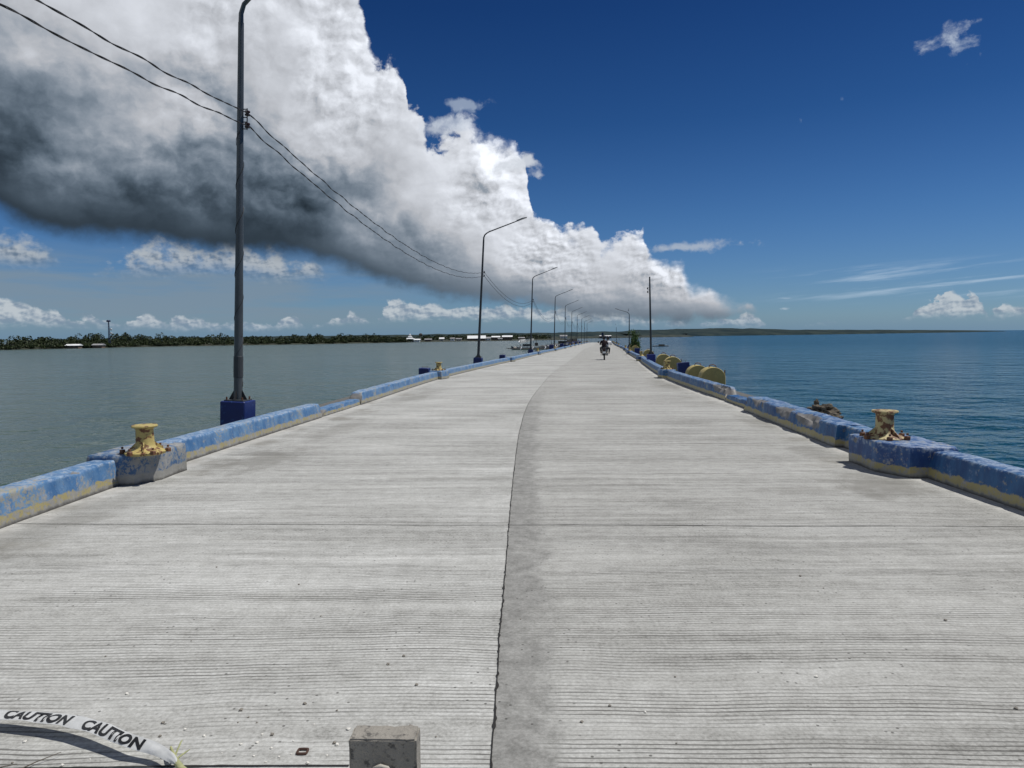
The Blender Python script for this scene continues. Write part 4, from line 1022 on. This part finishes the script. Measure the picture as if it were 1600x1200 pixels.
V = [  # X/Y ratio, Y, w, h, rise, roof, wall, label, tiers, kind
    (-.1425, 668, 7.0, 2.6, 4.0, M_roofw, M_white, 'white house with a stepped pagoda roof at the left end of the shore village', 3),
    (-.150, 662, 4.5, 1.5, .8, M_roofw, M_brownw, 'small hut with a flat white roof just left of the pagoda roofed house', 1),
    (-.134, 668, 7.0, 1.6, 1.0, M_roofw, M_white, 'low white waterside house between the pagoda house and the water tank', 1),
    (-.176, 655, 4.0, 1.6, .9, M_tin, M_brownw, 'leftmost small tin roofed hut of the shore village', 1),
    (-.168, 657, 5.0, 1.5, .9, M_tin, M_brownw, 'second dull tin roofed hut from the left end of the shore village', 1),
    (-.117, 680, 6.0, 1.7, 1.0, M_tin, M_brownw, 'brown tin roofed hut right of the water tank tower', 1),
    (-.098, 690, 4.0, 2.2, 1.4, M_roofw, M_wallc, 'narrow white gabled hut midway between water tank and long white shed', 1),
    (-.083, 700, 4.0, 2.4, .9, M_tin, M_white, 'pale two window hut left of the long white shed', 1),
    (-.074, 700, 5.0, 1.9, .9, M_tin, M_wallc, 'cream hut directly left of the long white shed', 1),
    (-.049, 715, 17.5, 2.2, 2.9, M_roofw, M_brownw, 'long shed with a big bright white roof behind the second lamp post', 1),
    (-.033, 715, 5.0, 2.2, 1.5, M_tin, M_white, 'white gabled house against the right end of the long white shed', 1),
    (-.022, 725, 8.0, 3.2, 1.3, M_roofw, M_brownw, 'white roofed house second to the right of the long white shed', 1),
    (-.016, 722, 4.0, 1.6, .8, M_tin, M_wallc, 'tiny cream hut between the two white roofed houses right of the long shed', 1),
    (-.006, 735, 10.0, 3.4, 1.5, M_roofw, M_brownw, 'white roofed hall at the right end of the village behind the outrigger boat', 1),
    (.014, 745, 6.0, 2.0, 1.0, M_tin, M_brownw, 'low brown house behind the white awning of the outrigger boat', 1),
    (.073, 940, 9.0, 3.0, 1.6, M_tin, M_white, 'pale house on the far middle shore behind the row of lamp posts', 1),
]
for (rt, Y, w, h, rise, rm, wm, lab, tr_) in V:
    house((rt*Y, Y, -3.9), w, w*.6 if w < 12 else 8, h, rise, rm, wm, lab, tiers=tr_, kind='waterside_house' if w < 12 else 'shed', cat='house' if w < 12 else 'shed')
for (x_, y_, w, lab) in [(-278, 452, 8, 'low white roofed shelter on the left shore below the lattice mast'), (-268, 462, 6, 'grey roofed stilt hut on the left shore right of the white shelter'), (-303, 436, 5, 'small tin hut among the mangroves near the left frame edge')]:
    house((x_, y_, -3.9), w, 4, 1.4, .9, M_roofw if w == 8 else M_tin, M_brownw, lab, kind='shore_hut')
# water tank tower
r = empty('water_tank_tower', (-.1275*675, 675, -3.7)); b = MB(); b.tube([(0, 0, 0), (0, 0, 4.8)], .35, 8); b.build('column', M_greyp, r)
b = MB(); b.lathe([(.4, 4.6), (1.5, 5.3), (1.7, 6.6), (1.2, 7.3), (.2, 7.7)], n=14); b.build('tank', M_darkw, r); tag(r, 'dark mushroom shaped water tank tower above the shore village', 'water tank')
# lattice mast
r = empty('lattice_mast', (-.577*475+3, 480, -3.5)); b = MB(); Hh = 17.0
def leg(a, z): k = .75*(1-z/Hh*.65); return Vector((k*math.cos(a), k*math.sin(a), z))
for k in range(4): b.tube([leg(k*math.pi/2, 0), leg(k*math.pi/2, Hh)], .12, 5)
for i in range(16):
    for k in range(4): b.tube([leg(k*math.pi/2, i*Hh/16), leg((k+1)*math.pi/2, (i+1)*Hh/16)], .06, 4)
b.build('lattice', M_navy, r)
b = MB(); b.lathe([(1.2, Hh-.7), (1.3, Hh), (1.0, Hh+.6)], n=10); b.build('antenna_ring', M_navy, r)
for z in (11.3, 8.6):
    b = MB(); b.lathe([(.05, 0), (.75, .15), (.8, .35), (.75, .4)], c=(1.6, -.6, z), n=14, axis='Y'); b.tube([(0, 0, z), (1.6, -.4, z)], .06, 5); b.build('dish', M_white, r)
tag(r, 'thin lattice radio mast with two white dishes rising from the left shore trees', 'mast')
# far jetty with crane, right
r = empty('cargo_jetty', (0, 0, 0))
b = MB(); b.box((.232*1240, 1240, -3.9), (40, 8, 1.0));
for k in range(8): b.box((.232*1240-18+k*5, 1238, -4.6), (.8, .8, 1.6))
b.build('platform', M_darkw, r)
b = MB(); b.box((.245*1240, 1240, -1.3), (2.0, 2, 4.4)); b.box((.244*1240, 1240, .2), (8, 2, 1.0)); b.build('gantry', M_darkw, r); b = MB(); b.box((.222*1240, 1240, -2.9), (7, 4, 1.5)); b.build('cabin', M_darkw, r)
tag(r, 'low dark cargo jetty with a gantry under the far hills, right of the armless post', 'jetty')
def hull(L, B, H, nose=.25, n=14, rake=.6):
    v = []; f = []
    for i in range(n+1):
        u = i/n; w = B/2*min(1, (1-abs(2*u-1)**3.2)**.8+.06); sh = H*(1+rake*abs(2*u-1)**3)
        x_ = (u-.5)*L
        v += [(x_, -w, sh), (x_*.96, -w*.8, .25*H), (x_*.9, 0, -.3*H), (x_*.96, w*.8, .25*H), (x_, w, sh), (x_, w*.86, sh*.93), (x_, -w*.86, sh*.93)]
    for i in range(n):
        for j in range(7): k = i*7+j; q = i*7+(j+1) % 7; f.append((k, q, q+7, k+7))
    f += [tuple(range(7)), tuple(range(n*7+6, n*7-1, -1))]
    return v, f
house((.1315*985, 985, -3.9), 15.5, 8, 2.7, .8, M_roofw, M_brownw, 'far long white roofed shed beyond the pier end, seen just over the motorcycle', kind='shed', cat='shed')
r = empty('square_tower', (.1272*982, 978, -4.2)); b = MB(); b.box((0, 0, 3.6), (2.6, 2.6, 7.2), ch=.1); b.build('shaft', M_navy, r)
b = MB(); b.box((0, 0, 7.5), (3.3, 3.3, .5)); b.build('roof', M_navy, r); tag(r, 'dark square tower in front of the far white shed, directly above the motorcycle', 'tower')

# ------------------------------------------------------------------ outrigger boats on the left
def bangka(L, label, loc, rz, awn=True, hullm=M_greyp):
    r = empty('outrigger_boat', loc, rz)
    v, f = hull(L*.92, 1.6, .75, rake=.8); h_ = link('hull', v, f, hullm, r, True)
    b = MB(); b.box((L*.04, 0, 1.28), (L*.66, 1.9, .28)); b.build('deck', M_deckb, r)
    if awn:
        b = MB(); x0, x1 = -L*.30, -L*.03
        b.add([(x0, -1.3, 2.3), (x1, -1.3, 3.7), (x1+.2, -.2, 4.4), (x0+.1, -.2, 4.0), (x1, 1.2, 3.8), (x0, 1.2, 3.0)], [(0, 1, 2, 3), (3, 2, 4, 5)])
        b.build('awning', M_tarp, r)
        b = MB(); b.box((-L*.15, 0, 1.75), (L*.16, 1.3, .8)); b.box((L*.03, 0, 2.0), (1.1, 1.2, 1.3)); ca = b.build('cabin', M_darkw, r)
        b = MB(); b.box((-L*.10, 0, 5.0), (L*.12, 1.3, .25)); b.build('cabin_roof', M_greyp, ca)
        b = MB()
        for q in (-.29, -.16, -.04): b.tube([(L*q, -.8, 1.3), (L*q, -.8, 4.9)], .05, 5)
        b.build('awning_posts', M_darkw, ca)
    for xm, hm in ((L*.03, 6.2), (-L*.28, 4.8)):
        b = MB(); b.tube([(xm, 0, 1.3), (xm, 0, hm)], [.1, .05], 6); b.tube([(xm-.8, 0, hm*.75), (xm+.8, 0, hm*.75)], .04, 5); b.build('mast', M_darkw, r)
    for s_ in (-1, 1):
        b = MB(); b.tube([(-L*.5, s_*4.6, .55), (-L*.42, s_*4.6, .32), (0, s_*4.6, .28), (L*.42, s_*4.6, .32), (L*.5, s_*4.6, .5)], [.1, .2, .24, .2, .1], 8); b.build('outrigger_float', M_darkw, r)
    for q in (-.32, -.10, .14, .33):
        b = MB(); b.tube([(L*q, -4.6, .75), (L*q, -2.2, 1.45), (L*q, 0, 1.55), (L*q, 2.2, 1.45), (L*q, 4.6, .75)], .09, 6); ar = b.build('cross_arm', M_greyp, r)
        for s_ in (-1, 1):
            b = MB(); b.tube([(L*q-.35, s_*4.75, .1), (L*q, s_*4.7, .6), (L*q+.25, s_*4.4, 1.15)], .2, 6); b.build('arm_tip', M_white, ar)
    return tag(r, label, 'boat')
bangka(22, 'long outrigger boat with slanted white awning moored behind the third left lamp post', (9.5, 291, -4.4), R(14))
bangka(17, 'grey outrigger boat without awning moored behind the fourth lamp post', (22.5, 330, -4.4), R(28), False, M_navy)
bangka(14, 'dark outrigger boat with small white roof moored at the far left edge of the pier', (25.0, 352, -4.4), R(20), False, M_navy)
b = MB(); b.box((0, 0, 0), (4.2, 2, .35)); 
o = [k for k in bpy.data.objects if k.get('label', '').startswith('dark outrigger boat with')][0]
q = b.build('cabin_roof', M_white, o); q.location = (0, 0, 2.9)
b = MB(); b.box((0, 0, 2.0), (3.6, 1.6, 1.5)); b.build('cabin', M_darkw, o)
for i, (x_, y_, L_, lab) in enumerate([(30.5, 385, 12, 'small dark boat moored by the pier behind the sixth lamp post'), (37, 425, 12, 'farthest small dark boat moored beside the left edge of the pier')]):
    r = empty('fishing_boat', (x_, y_, -4.4), R(50)); v, f = hull(L_, 2.4, 1.5); link('hull', v, f, M_navy, r, True)
    b = MB(); b.box((0, 0, 2.4), (4, 1.8, 1.8)); b.build('cabin', M_darkw, r); b = MB(); b.tube([(2, 0, 1.5), (2.6, 0, 6)], .08, 5); b.build('mast', M_darkw, r); tag(r, lab, 'boat')
b = empty('floating_raft', (.21*330, 330, -4.42)); q = MB()
for k in range(6): q.tube([(-3.5, k*.5, .15), (3.5, k*.5, .15)], .2, 6)
q.box((.5, 1.2, .6), (2.5, 1.5, .6)); q.build('logs', M_darkw, b); tag(b, 'low dark raft on the water right of the green shrub', 'raft')

# ------------------------------------------------------------------ motorcycle with two riders
def skin(name, nodes, edges, matl, parent, root=0):
    me = bpy.data.meshes.new(name); me.from_pydata([n[:3] for n in nodes], edges, []); me.materials.append(matl)
    o = bpy.data.objects.new(name, me); COL.objects.link(o); o.parent = parent
    sk = o.modifiers.new('skin', 'SKIN'); sk.use_smooth_shade = True
    lay = me.skin_vertices[0] if len(me.skin_vertices) else None
    if lay is None:
        bpy.context.view_layer.objects.active = o
        lay = me.skin_vertices[0]
    for i, n in enumerate(nodes):
        r_ = n[3]; lay.data[i].radius = (r_, n[4] if len(n) > 4 else r_); lay.data[i].use_root = (i == root)
    sb = o.modifiers.new('sub', 'SUBSURF'); sb.levels = 1; sb.render_levels = 1
    return o
def person(loc, rz, top_m, leg_m, skin_m, helm_m, label, reach, lean=0.0, helmet=True):
    r = empty('person', loc, rz)
    l = lean
    S_ = [(0, 0, .0, .13, .10), (l*.3, .03, .22, .12, .09), (l*.7, .06, .42, .145, .10), (l, .08, .53, .055), (l, .10, .61, .05), (l, .11, .70, .085, .095), (l, .11, .79, .07)]
    nodes = list(S_); edges = [(0, 1), (1, 2), (2, 3), (3, 4), (4, 5), (5, 6)]
    
    for s_ in (-1, 1):
        i = len(nodes); nodes += [(l+s_*.17, .06, .45, .04), (l+s_*.27, .06+reach*.35, .24, .032), (l*.5+s_*.24, .10+reach, .18+.05, .032), (l*.5+s_*.24, .17+reach, .24, .035, .018)]
        edges += [(2, i), (i, i+1), (i+1, i+2), (i+2, i+3)]
        for q in range(5):
            dx = (-.034+.017*q)*1.0; j = len(nodes); ln = [.028, .045, .05, .046, .036][q]
            nodes += [(nodes[i+3][0]+dx, nodes[i+3][1]+ln*.6, .245, .009), (nodes[i+3][0]+dx, nodes[i+3][1]+ln, .215, .008)]; edges += [(i+3, j), (j, j+1)]
        k = len(nodes); nodes += [(s_*.10, .02, -.02, .085), (s_*.25, .40, -.06, .065), (s_*.22, .30, -.42, .045), (s_*.22, .40, -.47, .038)]; edges += [(0, k), (k, k+1), (k+1, k+2), (k+2, k+3)]
    skin('body', nodes, edges, skin_m, r)
    tn = [(0, 0, -.02, .19, .13), (l*.3, .03, .22, .185, .12), (l*.7, .06, .41, .20, .13), (l, .075, .49, .10)]; te = [(0, 1), (1, 2), (2, 3)]
    for s_ in (-1, 1):
        i = len(tn); tn += [(l+s_*.19, .06, .43, .085), (l+s_*.26, .06+reach*.35, .24, .07), (l*.5+s_*.245, .07+reach*.9, .21, .045)]; te += [(2, i), (i, i+1), (i+1, i+2)]
    skin('jacket', tn, te, top_m, r)
    tn = [(0, 0, -.02, .145, .12)]; te = []
    for s_ in (-1, 1):
        i = len(tn); tn += [(s_*.11, .03, -.03, .10), (s_*.25, .40, -.06, .08), (s_*.22, .31, -.38, .06)]; te += [(0, i), (i, i+1), (i+1, i+2)]
    skin('trousers', tn, te, leg_m, r)
    if helmet:
        b = MB(); b.lathe([(.115, -.13), (.13, -.06), (.138, .0), (.13, .06), (.10, .11), (.055, .138), (.01, .145)], c=(l, .11, .73), n=18); h_ = b.build('helmet', helm_m, r, True)
        b = MB(); b.box((l, .235, .74), (.19, .03, .10)); b.build('visor', M_glass, h_)
    return tag(r, label, 'person')
def motorcycle(loc, rz):
    r = empty('motorcycle', loc, rz)
    body_m = plain('black_fairing', (.02, .018, .018), .3, 0, .3)
    for y_ in (-.62, .62):
        b = MB(); b.lathe([(.20, -.05), (.27, -.055), (.295, -.03), (.3, 0), (.295, .03), (.27, .055), (.20, .05)], c=(0, y_, .3), n=24, axis='X', cap=False); w = autosmooth(b.build('wheel', M_black, r))
        b = MB(); b.lathe([(.05, -.05), (.06, 0), (.05, .05)], c=(0, y_, .3), n=12, axis='X')
        for k in range(5):
            a = k*2*math.pi/5; b.tube([(0, y_, .3), (0, y_+.21*math.cos(a), .3+.21*math.sin(a))], .016, 5)
        b.build('rim', M_head, w)
    b = MB()
    for (y0, w, z0, z1) in []: pass
    secs = [(-.85, .10, .60, .72), (-.6, .17, .46, .76), (-.25, .20, .36, .74), (0, .17, .28, .55), (.25, .16, .28, .42), (.42, .18, .30, .72), (.55, .17, .45, .95), (.66, .08, .62, .92)]
    vs = []
    for y_, w, z0, z1 in secs: vs += [(-w*.6, y_, z0), (w*.6, y_, z0), (w, y_, z0+(z1-z0)*.4), (w*.85, y_, z1-.03), (w*.4, y_, z1), (-w*.4, y_, z1), (-w*.85, y_, z1-.03), (-w, y_, z0+(z1-z0)*.4)]
    fs = [tuple(range(8)), tuple(range(len(vs)-1, len(vs)-9, -1))]
    for i in range(len(secs)-1):
        for j in range(8): k = (j+1) % 8; fs.append((i*8+k, i*8+j, i*8+8+j, i*8+8+k))
    b.add(vs, fs); autosmooth(b.build('body', body_m, r), 50)
    b = MB(); b.box((0, -.4, .79), (.27, .75, .10), ch=.03); b.build('seat', M_black, r)
    b = MB(); b.tube([(-.34, .42, 1.02), (-.2, .5, 1.04), (0, .52, 1.0), (.2, .5, 1.04), (.34, .42, 1.02)], .018, 6); h_ = b.build('handlebar', M_black, r)
    for s_ in (-1, 1):
        b = MB(); b.tube([(s_*.24, .5, 1.04), (s_*.36, .48, 1.2)], .008, 5); b.lathe([(.005, -.01), (.06, -.008), (.06, .008)], c=(s_*.39, .48, 1.22), n=12, axis='Y'); b.build('mirror', M_black, h_)
        b = MB(); b.tube([(s_*.08, .45, .9), (s_*.08, .62, .3)], .025, 6); b.build('fork', M_head, r)
        b = MB(); b.box((s_*.2, -.2, .34), (.14, .06, .03)); b.build('foot_peg', M_black, r)
    b = MB(); b.box((0, -.92, .52), (.20, .015, .13)); b.build('number_plate', M_white, r)
    b = MB(); b.box((0, -.875, .68), (.2, .05, .07), ch=.01); b.build('tail_light', plain('red_lens', (.04, .006, .006), .3, 0, .1), r)
    b = MB(); b.box((0, -.80, .45), (.15, .30, .03)); b.build('rear_mudguard', M_black, r)
    b = MB(); b.tube([(.17, 0, .3), (.2, -.35, .33), (.21, -.8, .42)], [.03, .055, .06], 10); b.build('exhaust', M_head, r)
    b = MB(); b.lathe([(.09, 0), (.08, .05), (.03, .08)], c=(0, .66, .85), n=14, axis='Y'); b.build('headlight', M_lens, r)
    return tag(r, 'black motorcycle carrying two people away along the concrete pier', 'motorcycle')
mp = Vector((6.92, 53.1, -SL*53.1)); hd = heading(53)
mo = motorcycle(mp, hd); mo.rotation_euler.y = R(-1); mo.scale = (1.08, 1.08, 1.08)
m_dj = plain('dark_maroon_jacket', (.018, .006, .008), .8, 0, .4); m_ws = plain('white_shirt', (.75, .75, .75), .8, 0, .1); m_tr = plain('black_trousers', (.015, .015, .018), .85, 0, .3)
m_sk = plain('brown_skin', (.12, .065, .04), .55, 0, .1, 8)
rot = Matrix.Rotation(hd, 3, 'Z')
person(mp+rot @ Vector((-.03, -.50, .95)), hd, m_dj, m_tr, m_sk, plain('black_helmet', (.012, .012, .014), .35, 0, .2), 'passenger in a dark maroon jacket and black helmet on the back of the motorcycle', .30)
person(mp+rot @ Vector((.12, .0, .90)), hd-.03, m_ws, m_tr, m_sk, plain('dark_helmet', (.02, .02, .025), .3, 0, .2), 'rider in a white shirt and dark helmet at the front of the motorcycle', .42, lean=.14)
